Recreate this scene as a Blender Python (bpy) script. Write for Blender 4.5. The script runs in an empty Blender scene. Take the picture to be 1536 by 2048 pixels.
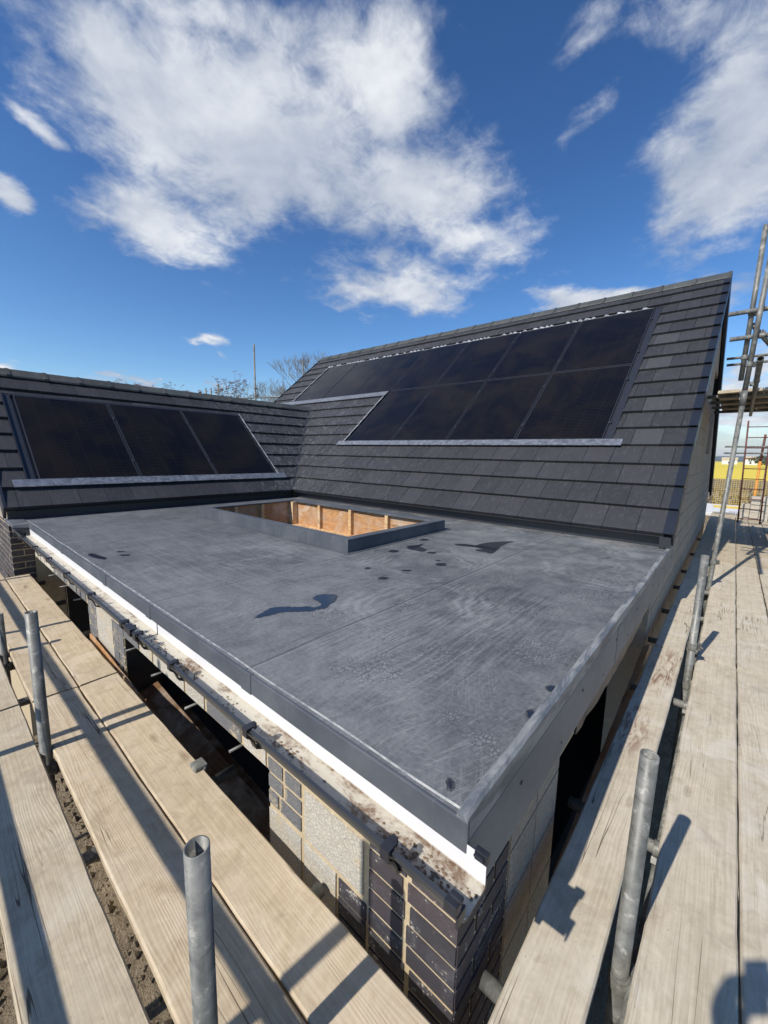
import bpy, math, random
from mathutils import Vector, Matrix, noise as mnoise

random.seed(7)
R = math.radians
sc = bpy.context.scene
col = sc.collection

# ------------------------------------------------------------------ camera
cam_d = bpy.data.cameras.new('camera'); cam = bpy.data.objects.new('camera', cam_d); col.objects.link(cam)
RT = Vector((0.75575, 0.65455, 0.02013)); UP = Vector((-0.10881, 0.0952, 0.98949)); FW = Vector((-0.64575, 0.75, -0.14316))
CP = Vector((0.3768, -0.7556, 0.8463))
M = Matrix.Identity(4)
for i in range(3):
    M[i][0] = RT[i]; M[i][1] = UP[i]; M[i][2] = -FW[i]; M[i][3] = CP[i]
cam.matrix_world = M
cam_d.sensor_fit = 'VERTICAL'; cam_d.sensor_height = 36; cam_d.sensor_width = 27; cam_d.lens = 14.15
cam_d.clip_start = 0.03; cam_d.clip_end = 30000
sc.camera = cam
sc.view_settings.view_transform = 'Standard'; sc.view_settings.look = 'None'
sc.view_settings.gamma = 1.0; sc.view_settings.exposure = 0.16

# ------------------------------------------------------------------ sun
LIGHT = Vector((0.15, 1.02, -1.0)).normalized()
sd = bpy.data.lights.new('sun', 'SUN'); sun = bpy.data.objects.new('sun', sd); col.objects.link(sun)
sd.energy = 4.9; sd.angle = R(0.55); sd.color = (1.0, 0.945, 0.87)
sun.rotation_euler = LIGHT.to_track_quat('-Z', 'Y').to_euler(); sun.location = (-3, -12, 14)

# ------------------------------------------------------------------ node helper
class NT:
    def __init__(s, nt): s.nt = nt
    def n(s, t, **p):
        k = s.nt.nodes.new(t)
        for a, b in p.items(): setattr(k, a, b)
        return k
    def put(s, sock, v):
        if isinstance(v, bpy.types.NodeSocket): s.nt.links.new(v, sock)
        elif isinstance(v, (tuple, list)):
            if len(v) == 3 and sock.type == 'RGBA': v = (*v, 1)
            sock.default_value = v
        elif v is not None: sock.default_value = v
    def m(s, op, a, b=None, c=None, clamp=False):
        k = s.n('ShaderNodeMath', operation=op, use_clamp=clamp)
        s.put(k.inputs[0], a); s.put(k.inputs[1], b)
        if c is not None: s.put(k.inputs[2], c)
        return k.outputs[0]
    def v(s, op, a, b=None, sc=None):
        k = s.n('ShaderNodeVectorMath', operation=op)
        s.put(k.inputs[0], a); s.put(k.inputs[1], b)
        if sc is not None: s.put(k.inputs['Scale'], sc)
        return k.outputs['Value'] if op in ('DOT_PRODUCT', 'LENGTH', 'DISTANCE') else k.outputs[0]
    def xyz(s, a):
        k = s.n('ShaderNodeSeparateXYZ'); s.put(k.inputs[0], a); return k.outputs
    def comb(s, x, y, z):
        k = s.n('ShaderNodeCombineXYZ'); s.put(k.inputs[0], x); s.put(k.inputs[1], y); s.put(k.inputs[2], z); return k.outputs[0]
    def noise(s, vec, scale=5, detail=4, rough=.55, dist=0, color=False):
        k = s.n('ShaderNodeTexNoise'); s.put(k.inputs['Vector'], vec)
        k.inputs['Scale'].default_value = scale; k.inputs['Detail'].default_value = detail
        k.inputs['Roughness'].default_value = rough; k.inputs['Distortion'].default_value = dist
        return k.outputs[1] if color else k.outputs[0]
    def vor(s, vec, scale=5, feature='F1', out=0, rnd=1):
        k = s.n('ShaderNodeTexVoronoi', feature=feature); s.put(k.inputs['Vector'], vec)
        k.inputs['Scale'].default_value = scale; k.inputs['Randomness'].default_value = rnd; return k.outputs[out]
    def mr(s, v, a, b, c=0, d=1, smooth=True):
        k = s.n('ShaderNodeMapRange', interpolation_type='SMOOTHSTEP' if smooth else 'LINEAR'); s.put(k.inputs[0], v)
        for i, x in enumerate((a, b, c, d)): s.put(k.inputs[i + 1], x)
        return k.outputs[0]
    def mix(s, f, a, b, mode='MIX'):
        k = s.n('ShaderNodeMix', data_type='RGBA', blend_type=mode); s.put(k.inputs[0], f); s.put(k.inputs[6], a); s.put(k.inputs[7], b)
        return k.outputs[2]
    def pos(s): return s.n('ShaderNodeNewGeometry').outputs['Position']
    def obj(s): return s.n('ShaderNodeTexCoord').outputs['Object']
    def mul(s, a, b): return s.v('MULTIPLY', a, b)
    def attr(s, name='rnd'): return s.n('ShaderNodeAttribute', attribute_name=name).outputs['Fac']
    def bump(s, h, strength=.5, dist=.01, normal=None):
        k = s.n('ShaderNodeBump'); s.put(k.inputs['Height'], h); k.inputs['Strength'].default_value = strength
        k.inputs['Distance'].default_value = dist
        if normal: s.put(k.inputs['Normal'], normal)
        return k.outputs[0]

# ------------------------------------------------------------------ sky with clouds (directions only, infinitely far)
BLOBS = [
  ((-0.7649, 0.2997, 0.5702), (3.839, 5.452, 1.408), (-4.125, 1.036, -6.955), 1.2),
  ((-0.695, 0.4521, 0.5591), (3.02, 3.105, 0.349), (-2.462, 1.41, -5.096), 1.5),
  ((-0.5157, 0.5655, 0.6436), (5.636, 4.423, -0.147), (-3.735, 4.445, -7.674), 1.1),
  ((-0.8351, 0.3412, 0.4315), (3.624, 8.794, -1.101), (-4.916, -2.234, -8.905), 1.0),
  ((-0.6768, 0.5479, 0.4918), (2.956, 3.079, -0.38), (-5.187, 1.181, -9.47), 1.1),
  ((-0.5145, 0.7015, 0.4931), (4.304, 3.144, -0.996), (-3.154, 1.895, -7.001), 1.2),
  ((-0.4665, 0.7799, 0.4173), (4.993, 2.948, -1.126), (-5.596, 5.244, -17.253), 0.9),
  ((-0.5734, 0.7371, 0.3576), (5.07, 3.566, -0.62), (-4.226, 3.591, -15.579), 0.95),
  ((-0.6467, 0.3817, 0.6603), (3.474, 3.636, 0.543), (-12.298, 6.238, -16.409), 0.9),
  ((-0.0502, 0.8896, 0.4539), (8.124, 0.405, -0.997), (3.284, 5.055, -10.646), 1.25),
  ((-0.0412, 0.8509, 0.5238), (9.714, 2.901, -4.903), (-0.592, 3.988, -7.479), 1.0),
  ((-0.0939, 0.7868, 0.61), (7.795, 3.963, -4.732), (-7.208, 9.587, -14.295), 0.6),
  ((-0.1967, 0.9219, 0.3338), (7.037, 1.766, -2.228), (-2.798, 7.864, -24.865), 1.42),
  ((-0.132, 0.9463, 0.2951), (7.866, 1.013, -1.424), (1.632, 7.293, -24.347), 1.05),
  ((-0.2249, 0.7399, 0.634), (14.059, 6.568, -3.466), (-1.924, 16.298, -20.491), 0.5),
  ((-0.2178, 0.8079, 0.5476), (12.714, 2.524, 0.421), (15.964, 31.561, -41.124), 0.5),
  ((-0.908, 0.152, 0.3904), (11.622, 16.234, 19.426), (-3.841, 17.022, -16.843), 1.27),
  ((-0.8446, 0.159, 0.5112), (7.118, 30.005, 1.448), (-27.686, -14.396, -42.245), 0.7),
  ((-0.8607, 0.4614, 0.2153), (15.311, 26.102, 2.942), (-6.27, 2.081, -31.852), 1.12),
  ((-0.9809, 0.1285, 0.1459), (3.593, 20.054, 3.075), (-4.028, -1.92, -28.823), 1.50),
  ((-0.9245, 0.3588, 0.1288), (3.105, 6.494, 0.311), (-9.97, -2.319, -68.977), 1.35),
  ((-0.8035, 0.1508, 0.576), (11.729, 23.103, 9.445), (-9.534, 0.065, -14.186), 0.45),
  ((-0.0046, 0.9949, 0.1012), (8.081, -0.411, -0.536), (2.031, 1.365, -18.28), 1.35),
  ((-0.0045, 0.9869, 0.1613), (12.987, -0.199, -1.519), (3.191, 4.112, -28.172), 1.05),
]

w = bpy.data.worlds.new('World'); sc.world = w; w.use_nodes = True
w.node_tree.nodes.clear(); W = NT(w.node_tree)
sky = W.n('ShaderNodeTexSky', sky_type='NISHITA', sun_disc=False)
sky.sun_elevation = R(44.2); sky.sun_rotation = R(187.3); sky.air_density = 1.0; sky.dust_density = 0.35; sky.ozone_density = 2.2
hs = W.n('ShaderNodeHueSaturation'); W.put(hs.inputs['Color'], sky.outputs[0]); hs.inputs['Saturation'].default_value = 1.2; hs.inputs['Value'].default_value = 1.0
gm = W.n('ShaderNodeGamma'); W.put(gm.inputs[0], W.v('SCALE', hs.outputs[0], sc=1 / 6)); gm.inputs[1].default_value = 1.3
bg = W.n('ShaderNodeBackground'); W.put(bg.inputs[0], W.v('SCALE', gm.outputs[0], sc=6)); bg.inputs[1].default_value = 0.14
d0 = W.n('ShaderNodeTexCoord').outputs['Generated']
D = W.v('NORMALIZE', d0)
dx, dy, dz = W.xyz(D)
den = W.m('ADD', W.m('MAXIMUM', dz, 0.0), 0.22)
pl = W.comb(W.m('DIVIDE', dx, den), W.m('DIVIDE', dy, den), W.m('MULTIPLY', dz, .6))
wv = W.noise(pl, 1.6, 3, .5, color=True)
Dw = W.v('ADD', D, W.v('SCALE', W.v('SUBTRACT', wv, (.5, .5, .5)), sc=.22))
wv2 = W.noise(pl, 7, 4, .6, color=True)
Dw = W.v('ADD', Dw, W.v('SCALE', W.v('SUBTRACT', wv2, (.5, .5, .5)), sc=.07))
f = None
for c, A, B, amp in BLOBS:
    q = W.v('SUBTRACT', Dw, c)
    l = W.v('LENGTH', W.comb(W.v('DOT_PRODUCT', q, A), W.v('DOT_PRODUCT', q, B), W.v('DOT_PRODUCT', q, c)))
    g = W.m('MULTIPLY', W.m('SUBTRACT', 1.17, l), amp)
    if f is None: f = g
    else:
        k = W.n('ShaderNodeMath', operation='SMOOTH_MAX'); W.put(k.inputs[0], f); W.put(k.inputs[1], g); k.inputs[2].default_value = .25; f = k.outputs[0]
n1 = W.noise(pl, 3.2, 9, .62, .25); n2 = W.noise(pl, 11, 7, .65, .4)
st = W.noise(W.mul(pl, (2.6, 1.0, 1)), 3.5, 8, .66, .5)
f = W.m('MAXIMUM', f, -.6)
dens = W.m('ADD', f, W.m('ADD', W.m('MULTIPLY', W.m('SUBTRACT', n1, .5), 1.9), W.m('ADD', W.m('MULTIPLY', W.m('SUBTRACT', n2, .5), 1.35), W.m('MULTIPLY', W.m('SUBTRACT', st, .5), .75))))
alpha = W.mr(dens, .02, 1.05)
alpha = W.m('MAXIMUM', W.m('MULTIPLY', alpha, .96), W.mr(dz, .13, .0, 0, .72))
shade = W.noise(W.v('ADD', pl, (.12, -.1, 0)), 2.3, 6, .55, .2)
thick = W.mr(dens, .35, 1.7)
shb = W.noise(W.v('ADD', pl, (.03, -.05, .3)), 8, 6, .62, .3)
lum = W.m('ADD', W.m('ADD', W.m('MULTIPLY', W.mr(shade, .34, .66), .62), W.m('MULTIPLY', W.m('SUBTRACT', shb, .5), .7)), W.m('MULTIPLY', thick, .32), clamp=True)
cc = W.mix(lum, (.36, .42, .54), (.90, .92, .94))
bg2 = W.n('ShaderNodeBackground'); W.put(bg2.inputs[0], cc); bg2.inputs[1].default_value = .95
ms = W.n('ShaderNodeMixShader'); W.put(ms.inputs[0], alpha); W.nt.links.new(bg.outputs[0], ms.inputs[1]); W.nt.links.new(bg2.outputs[0], ms.inputs[2])
wo = W.n('ShaderNodeOutputWorld'); W.nt.links.new(ms.outputs[0], wo.inputs[0])

# ------------------------------------------------------------------ materials
def material(name, fn):
    m = bpy.data.materials.new(name); m.use_nodes = True; m.node_tree.nodes.clear()
    s = NT(m.node_tree)
    c, rough, nrm, ex = fn(s)
    b = s.n('ShaderNodeBsdfPrincipled'); s.put(b.inputs['Base Color'], c); s.put(b.inputs['Roughness'], rough)
    if nrm: s.put(b.inputs['Normal'], nrm)
    for k, v in (ex or {}).items(): s.put(b.inputs[k], v)
    o = s.n('ShaderNodeOutputMaterial'); m.node_tree.links.new(b.outputs[0], o.inputs[0])
    return m

def m_roof(s):
    P = s.pos(); x, y, z = s.xyz(P)
    big = s.noise(P, 1.1, 3, .5, .3)
    mid = s.noise(P, 5.5, 8, .68, .15)
    fine = s.noise(P, 60, 4, .6)
    # broom streaks running roughly away from the camera side, bent by noise
    warp = s.noise(P, 1.3, 2, .5, color=True)
    Pw = s.v('ADD', P, s.v('SCALE', s.v('SUBTRACT', warp, (.5, .5, .5)), sc=.10))
    st = s.noise(s.mul(Pw, (60, 3.5, 1)), 1.0, 6, .72, .1)
    st2 = s.noise(s.mul(Pw, (2.2, 34, 1)), 1.0, 5, .65, .2)
    # swirls where a broom was turned
    sw = None; wrp2 = s.noise(P, 2.6, 2, .5, color=True); Pw2 = s.v('ADD', P, s.v('SCALE', s.v('SUBTRACT', wrp2, (.5, .5, .5)), sc=.42))
    for cx, cy, r, fr in ((-1.35, 1.75, .62, 95), (-.75, 3.2, .75, 80), (-1.9, 3.55, .45, 90), (-.35, 2.5, .5, 90), (-2.6, 1.0, .5, 85), (-.9, 1.1, .55, 90), (-1.2, 3.75, .5, 95)):
        q = s.v('SUBTRACT', Pw2, (cx, cy, 0)); L = s.v('LENGTH', s.mul(q, (1.0, .8, 1)))
        ring = s.m('MULTIPLY', s.m('ADD', s.m('SINE', s.m('ADD', s.m('MULTIPLY', L, fr), s.m('MULTIPLY', mid, 9))), 1.0), .5)
        mask = s.m('MULTIPLY', s.mr(L, r, r * .55), s.mr(L, r * .2, r * .5))
        g = s.m('MULTIPLY', ring, mask)
        sw = g if sw is None else s.m('MAXIMUM', sw, g)
    # boot prints: crackle pattern inside small patches
    crk = s.vor(s.v('ADD', s.mul(P, (1, .7, 1)), s.v('SCALE', warp, sc=.02)), 78, 'DISTANCE_TO_EDGE')
    crk = s.mr(crk, .02, .2)
    sw = s.m('MULTIPLY', sw, s.mr(s.noise(s.v('ADD', P, (3.1, 1.7, 0)), 1.9, 3, .55), .42, .56))
    ft = None
    for cx, cy, r in ((-.62, .35, .17), (-.78, .62, .12), (-.5, .62, .10), (-.23, 1.85, .22), (-.2, .95, .16), (-.42, 1.35, .12), (-.95, .95, .12), (-1.5, 1.15, .1), (-1.75, 1.3, .09), (-.24, .34, .05), (-.1, .27, .07), (-2.2, .95, .13), (-2.55, .75, .1), (-1.15, .62, .14), (-2.0, .5, .1)):
        g = s.mr(s.m('ADD', s.v('DISTANCE', Pw, (cx, cy, 0)), s.m('MULTIPLY', s.m('SUBTRACT', mid, .5), .25)), r, r * .55)
        ft = g if ft is None else s.m('MAXIMUM', ft, g)
    ft = s.m('MULTIPLY', ft, s.mr(s.noise(P, 22, 3, .6), .42, .56))
    ramp_near = s.mr(y, .1, 1.4)
    ch = s.m('ADD', s.m('MULTIPLY', s.mr(big, .32, .68), .36), s.m('MULTIPLY', s.mr(mid, .34, .66), .30))
    ch = s.m('ADD', ch, s.m('MULTIPLY', s.m('SUBTRACT', s.mr(st, .35, .68), .4), s.m('ADD', s.mr(s.noise(P, 1.7, 3, .6), .42, .62, .06, .30), s.m('MULTIPLY', s.m('MULTIPLY', s.mr(x, -1.3, -.7), s.mr(x, -.12, -.4)), s.m('MULTIPLY', s.mr(y, .25, .6), s.mr(y, 1.9, 1.2, 0, .55))))))
    ch = s.m('ADD', ch, s.m('MULTIPLY', s.m('SUBTRACT', s.mr(st2, .4, .68), .3), s.m('MULTIPLY', s.mr(x, -1.2, -2.6), .34)))
    ch = s.m('ADD', ch, s.m('MULTIPLY', s.m('SUBTRACT', fine, .5), .9))
    ch = s.m('ADD', ch, s.m('MULTIPLY', sw, .38))
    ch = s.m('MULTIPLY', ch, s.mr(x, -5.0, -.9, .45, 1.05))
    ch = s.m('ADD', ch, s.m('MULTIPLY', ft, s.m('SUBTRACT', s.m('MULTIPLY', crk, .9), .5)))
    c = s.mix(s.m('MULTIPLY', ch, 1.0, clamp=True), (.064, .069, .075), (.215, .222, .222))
    # tan dust near the slate eaves
    tan = s.m('MULTIPLY', s.mr(s.noise(P, 2.6, 5, .65, .6), .48, .7), s.mr(y, 2.0, 4.0))
    c = s.mix(s.m('MULTIPLY', tan, .55), c, (.27, .26, .23))
    for (ang, sc_, th, sd_) in ((.5, 7, .58, 1), (1.9, 9, .60, 4), (-.35, 6, .57, 8)):
        ca_, sa_ = math.cos(ang), math.sin(ang)
        q = s.v('ADD', s.comb(s.m('ADD', s.m('MULTIPLY', x, ca_ * sc_ * 6), s.m('MULTIPLY', y, sa_ * sc_ * 6)), s.m('ADD', s.m('MULTIPLY', x, -sa_ * sc_ * .35), s.m('MULTIPLY', y, ca_ * sc_ * .35)), 0), s.v('SCALE', warp, sc=2.5))
        ln = s.m('ABSOLUTE', s.m('SUBTRACT', s.noise(q, 1, 2, .5), .5))
        k_ = s.m('MULTIPLY', s.mr(ln, .022, .004), s.mr(s.noise(s.v('ADD', P, (sd_, 0, 0)), 1.5, 3, .6), th - .08, th + .02))
        c = s.mix(s.m('MULTIPLY', k_, .24), c, (.34, .35, .34))
    # laps between the sheets: thin dark line with a chalky edge
    sm = None
    for i in range(6):
        xs = -.985 * (i + 1) - (.02 if i % 2 else 0)
        dd = s.m('SUBTRACT', s.m('ADD', x, s.m('MULTIPLY', s.m('SUBTRACT', s.noise(P, 1.5, 1, .5), .5), .03)), xs)
        a = s.mr(s.m('ABSOLUTE', dd), .0065, .003); h = s.mr(s.m('ABSOLUTE', s.m('SUBTRACT', dd, .012)), .012, .002)
        c = s.mix(s.m('MULTIPLY', h, .30), c, (.24, .25, .26)); c = s.mix(s.m('MULTIPLY', a, .75), c, (.03, .034, .042))
    # woven texture of the membrane
    wx = s.m('SINE', s.m('MULTIPLY', s.m('ADD', x, y), 740)); wy = s.m('SINE', s.m('MULTIPLY', s.m('SUBTRACT', x, y), 740))
    wv_ = s.m('MULTIPLY', wx, wy)
    c = s.mix(s.m('MULTIPLY', s.mr(wv_, .1, .8), s.mr(y, 1.8, .3, 0, .42)), c, (.28, .29, .31))
    hgt = s.m('ADD', s.m('MULTIPLY', wv_, .15), s.m('ADD', s.m('MULTIPLY', big, .8), s.m('ADD', s.m('MULTIPLY', fine, .4), s.m('MULTIPLY', st, .3))))
    return c, s.mr(mid, .3, .7, .52, .72), s.bump(hgt, .35, .012), {'Specular IOR Level': .4}
MAT = {}
MAT['roof'] = material('grey roofing membrane', m_roof)

def m_trim(s):
    P = s.pos(); n = s.noise(P, 3, 5, .6, .4); f_ = s.noise(P, 40, 3, .6)
    c = s.mix(s.mr(n, .35, .75), (.062, .07, .082), (.11, .118, .128))
    vs = s.noise(s.mul(P, (25, 25, 1.5)), 1, 4, .6)
    c = s.mix(s.m('MULTIPLY', s.mr(vs, .6, .78), .5), c, (.25, .26, .26))
    return c, .5, s.bump(s.m('ADD', n, s.m('MULTIPLY', f_, .15)), .25, .02), None
MAT['trim'] = material('dark grey membrane upstand', m_trim)

def m_edge(s):
    P = s.pos(); n = s.noise(s.mul(P, (8, 2, 8)), 2, 6, .65, .5)
    c = s.mix(s.mr(n, .36, .64), (.10, .11, .125), (.30, .305, .29))
    return c, .5, s.bump(n, .3, .01), None
MAT['edge'] = material('chalky roof edge trim', m_edge)

def m_fasciaboard(s):
    P = s.pos(); n = s.noise(s.mul(P, (1, 1, 2)), 2.4, 5, .6, .4); y = s.xyz(P)[1]
    c = s.mix(s.mr(n, .3, .75), (.125, .133, .142), (.195, .20, .20))
    c = s.mix(s.m('MULTIPLY', s.mr(s.noise(P, 26, 4, .7), .60, .7), .35), c, (.30, .30, .28))
    return c, .55, s.bump(s.noise(P, 90, 3, .6), .2, .004), None
MAT['fascia'] = material('grey coated fascia board', m_fasciaboard)

def m_tile(s):
    P = s.pos(); a = s.attr(); sp = s.noise(P, 160, 3, .6); n = s.noise(P, 5, 5, .65, .4); n2 = s.noise(s.mul(P, (9, 3, 3)), 3.2, 6, .7, 1.2)
    c = s.mix(s.m('MULTIPLY', a, 1, clamp=True), (.022, .023, .026), (.034, .034, .038)); c = s.mix(s.mr(a, 1.2, 1.45), c, (.046, .047, .051))
    c = s.mix(s.m('MULTIPLY', s.mr(sp, .5, .75), .45), c, (.065, .065, .07))
    x, y, z = s.xyz(P)
    chalk = s.m('MULTIPLY', s.mr(n2, .50, .72), s.mr(x, -2.2, -7.5, .14, .85))
    c = s.mix(s.m('MULTIPLY', chalk, 1.25, clamp=True), c, (.17, .175, .185))
    w_ = s.mr(s.noise(s.mul(P, (2.2, 10, 10)), 5, 4, .7, .5), .68, .76)
    c = s.mix(s.m('MULTIPLY', w_, .5), c, (.34, .34, .34))
    return c, s.mr(n, .3, .7, .55, .75), s.bump(s.m('ADD', sp, n), .25, .006), {'Specular IOR Level': .35}
MAT['tile'] = material('charcoal flat concrete tile', m_tile)
def m_tileb(s):
    P = s.pos(); a = s.attr(); sp = s.noise(P, 160, 3, .6); n2 = s.noise(s.mul(P, (3, 9, 3)), 3.0, 6, .7, 1.2); x, y, z = s.xyz(P)
    c = s.mix(s.m('MULTIPLY', a, 1, clamp=True), (.022, .023, .026), (.034, .034, .038)); c = s.mix(s.mr(a, 1.2, 1.45), c, (.046, .047, .051))
    c = s.mix(s.m('MULTIPLY', s.mr(sp, .5, .75), .4), c, (.055, .055, .06))
    c = s.mix(s.m('MULTIPLY', s.mr(n2, .48, .70), s.mr(y, 2.5, 4.0, .12, .85)), c, (.21, .215, .225))
    return c, .6, s.bump(sp, .25, .006), {'Specular IOR Level': .35}
MAT['tile_left'] = material('charcoal tile with chalk smears', m_tileb)

def m_black(s):
    P = s.pos(); n = s.noise(P, 30, 4, .6)
    return s.mix(n, (.012, .013, .017), (.032, .034, .042)), .38, s.bump(n, .1, .003), None
MAT['black'] = material('black painted aluminium', m_black)
def m_verge(s):
    P = s.pos(); n = s.noise(P, 22, 4, .6)
    return s.mix(n, (.008, .011, .018), (.018, .024, .036)), .45, s.bump(n, .1, .003), None
MAT['verge'] = material('blue black plastic verge cap', m_verge)
def m_ridge(s):
    P = s.pos(); n = s.noise(P, 9, 6, .7, .6); a = s.attr()
    c = s.mix(a, (.032, .036, .036), (.055, .06, .058)); c = s.mix(s.mr(n, .5, .8), c, (.12, .13, .12))
    return c, .7, s.bump(n, .3, .01), None
MAT['ridge'] = material('weathered ridge tile', m_ridge)
def m_lead(s):
    P = s.pos(); n = s.noise(P, 18, 8, .8, .6); n2 = s.noise(P, 3, 4, .6)
    c = s.mix(s.mr(n, .38, .66), (.12, .132, .15), (.36, .375, .40)); c = s.mix(s.m('MULTIPLY', s.mr(n2, .5, .7), .5), c, (.22, .24, .28))
    return c, .42, s.bump(n, .4, .008), {'Metallic': .55}
MAT['lead'] = material('bright lead flashing', m_lead)
def m_leadw(s):
    P = s.pos(); n = s.noise(P, 16, 5, .7, .8)
    return s.mix(s.mr(n, .35, .65), (.14, .145, .15), (.50, .515, .525)), .5, s.bump(n, .4, .01), {'Metallic': .2}
MAT['leadw'] = material('chalked crimped flashing', m_leadw)

def m_glass(s):
    P = s.obj(); x, y, z = s.xyz(P)
    l1 = s.mr(s.m('ABSOLUTE', s.m('SUBTRACT', s.m('FRACT', s.m('MULTIPLY', y, 30)), .5)), .40, .5)
    l2 = s.mr(s.m('ABSOLUTE', s.m('SUBTRACT', s.m('FRACT', s.m('MULTIPLY', x, 5.2)), .5)), .485, .5)
    G = s.pos(); n = s.noise(G, 1.2, 4, .6, .6); d = s.noise(G, 55, 3, .7)
    c = s.mix(s.mr(n, .35, .7), (.003, .003, .0045), (.011, .0085, .006))  # brown mottle painted in for a dull reflection on the glass
    c = s.mix(s.m('MULTIPLY', l1, .38), c, (.05, .045, .045)); c = s.mix(s.m('MULTIPLY', l2, .18), c, (.06, .06, .07))
    c = s.mix(s.m('MULTIPLY', s.mr(d, .71, .78), .16), c, (.22, .22, .22))
    return c, s.mr(s.noise(G, 2.5, 4, .6), .3, .7, .13, .26), s.bump(s.noise(G, .9, 2, .5), .04, .02), {'Specular IOR Level': .20}
MAT['glass'] = material('black solar cell glass', m_glass)

def m_wood(base_lo, base_hi, stain=False):
    def fn(s):
        O = s.obj(); oi = s.n('ShaderNodeObjectInfo'); rn = oi.outputs['Random']
        off = s.comb(s.m('MULTIPLY', rn, 37), s.m('MULTIPLY', rn, 91), s.m('MULTIPLY', rn, 13))
        P = s.v('ADD', O, off)
        wrp = s.noise(s.mul(P, (1.1, 5, 5)), 1, 2, .5)
        x, y, z = s.xyz(P)
        g0 = s.m('ADD', s.m('MULTIPLY', y, 9.0), s.m('MULTIPLY', wrp, 1.5))
        rings = s.m('MULTIPLY', s.m('MULTIPLY', s.m('ADD', s.m('SINE', s.m('ADD', s.m('MULTIPLY', g0, 62), s.m('MULTIPLY', s.noise(s.mul(P, (4, 40, 40)), 1, 3, .6), 6))), 1), .5), s.mr(s.noise(s.mul(P, (1.5, 4, 4)), 1, 3, .5), .40, .62, .15, 1.0))
        gr = s.noise(s.mul(P, (1.6, 70, 70)), 1, 5, .65, .3)
        gr2 = s.noise(s.mul(P, (5, 190, 190)), 1, 3, .6)
        blot = s.noise(P, 3.6, 5, .62, .5); blot2 = s.noise(P, 16, 5, .7, .6)
        f_ = s.m('ADD', s.m('MULTIPLY', rings, .13), s.m('ADD', s.m('MULTIPLY', gr, .5), s.m('MULTIPLY', gr2, .3)))
        f_ = s.m('ADD', f_, s.m('MULTIPLY', s.m('SUBTRACT', blot2, .5), .6))
        c = s.mix(s.mr(f_, .20, .70), base_lo, base_hi)
        c = s.mix(s.m('MULTIPLY', s.mr(blot, .4, .7), .35), c, (.52, .47, .39))
        # dried cement and dirt
        c = s.mix(s.m('MULTIPLY', s.mr(s.noise(P, 7, 6, .7, .4), .52, .68), .48), c, (.31, .255, .195))
        c = s.mix(s.m('MULTIPLY', s.mr(s.noise(s.v('ADD', P, (7, 0, 0)), 2.4, 7, .7, .8), .50, .64), .45), c, (.60, .56, .48))
        # long thin checks
        ck = s.m('ABSOLUTE', s.m('SUBTRACT', s.noise(s.mul(P, (.55, 24, 24)), 1, 2, .45, .1), .5))
        ckm = s.m('MULTIPLY', s.mr(ck, .009, .003), s.mr(s.noise(s.mul(P, (1.3, 4, 4)), 1, 2, .5), .50, .60))
        c = s.mix(s.m('MULTIPLY', ckm, .8), c, (.07, .05, .035))
        # knots
        kv = s.vor(s.mul(P, (2.0, 5.5, 1)), 1, 'F1', 0); kn = s.mr(kv, .075, .04)
        kr = s.m('MULTIPLY', s.mr(kv, .12, .08), s.m('SUBTRACT', 1, kn))
        c = s.mix(s.m('MULTIPLY', kn, .55), c, (.19, .12, .07)); c = s.mix(s.m('MULTIPLY', kr, .3), c, (.16, .11, .07))
        # scratches
        a_ = s.m('ABSOLUTE', s.m('SUBTRACT', s.noise(s.mul(s.v('ADD', P, s.comb(s.m('MULTIPLY', y, 2.2), 0, 0)), (.9, 42, 1)), 1, 1, .3), .5))
        sm_ = s.m('MULTIPLY', s.mr(a_, .008, .002), s.mr(s.noise(P, 2.2, 2, .5), .56, .66))
        c = s.mix(s.m('MULTIPLY', sm_, .6), c, (.12, .09, .07))
        if stain:
            G = s.pos(); sn = s.noise(s.mul(G, (26, 5, 1)), 1, 5, .7, .8)
            for cx, cy, ry in ((.15, 2.62, .42), (.10, 1.75, .30)):
                L = s.v('LENGTH', s.mul(s.v('SUBTRACT', G, (cx, cy, -.65)), (1 / .085, 1 / ry, 0)))
                k_ = s.m('MULTIPLY', s.mr(L, 1.25, .5), s.mr(sn, .46, .6))
                c = s.mix(s.m('MULTIPLY', k_, .75), c, (.17, .085, .055))
        c = s.mix(1.0, c, oi.outputs['Color'], 'MULTIPLY')
        h = s.m('ADD', s.m('MULTIPLY', gr, .7), s.m('ADD', s.m('MULTIPLY', gr2, .4), s.m('MULTIPLY', rings, .25)))
        h = s.m('SUBTRACT', h, s.m('MULTIPLY', ckm, 1.5))
        spk = s.vor(s.mul(P, (30, 60, 1)), 1, 'F1', 0); c = s.mix(s.m('MULTIPLY', s.mr(spk, .16, .08), s.mr(blot2, .5, .7, 0, .6)), c, (.10, .075, .055))
        return c, .82, s.bump(h, .38, .004), {'Specular IOR Level': .2}
    return fn
MAT['board'] = material('weathered scaffold board', m_wood((.385, .33, .24), (.57, .505, .385), True))
MAT['timber'] = material('fresh sawn timber', m_wood((.45, .25, .10), (.76, .52, .26)))
MAT['ply'] = material('orange plywood', m_wood((.32, .155, .06), (.55, .30, .13)))
MAT['darkwood'] = material('old brown timber', m_wood((.09, .048, .024), (.20, .11, .055)))

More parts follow.
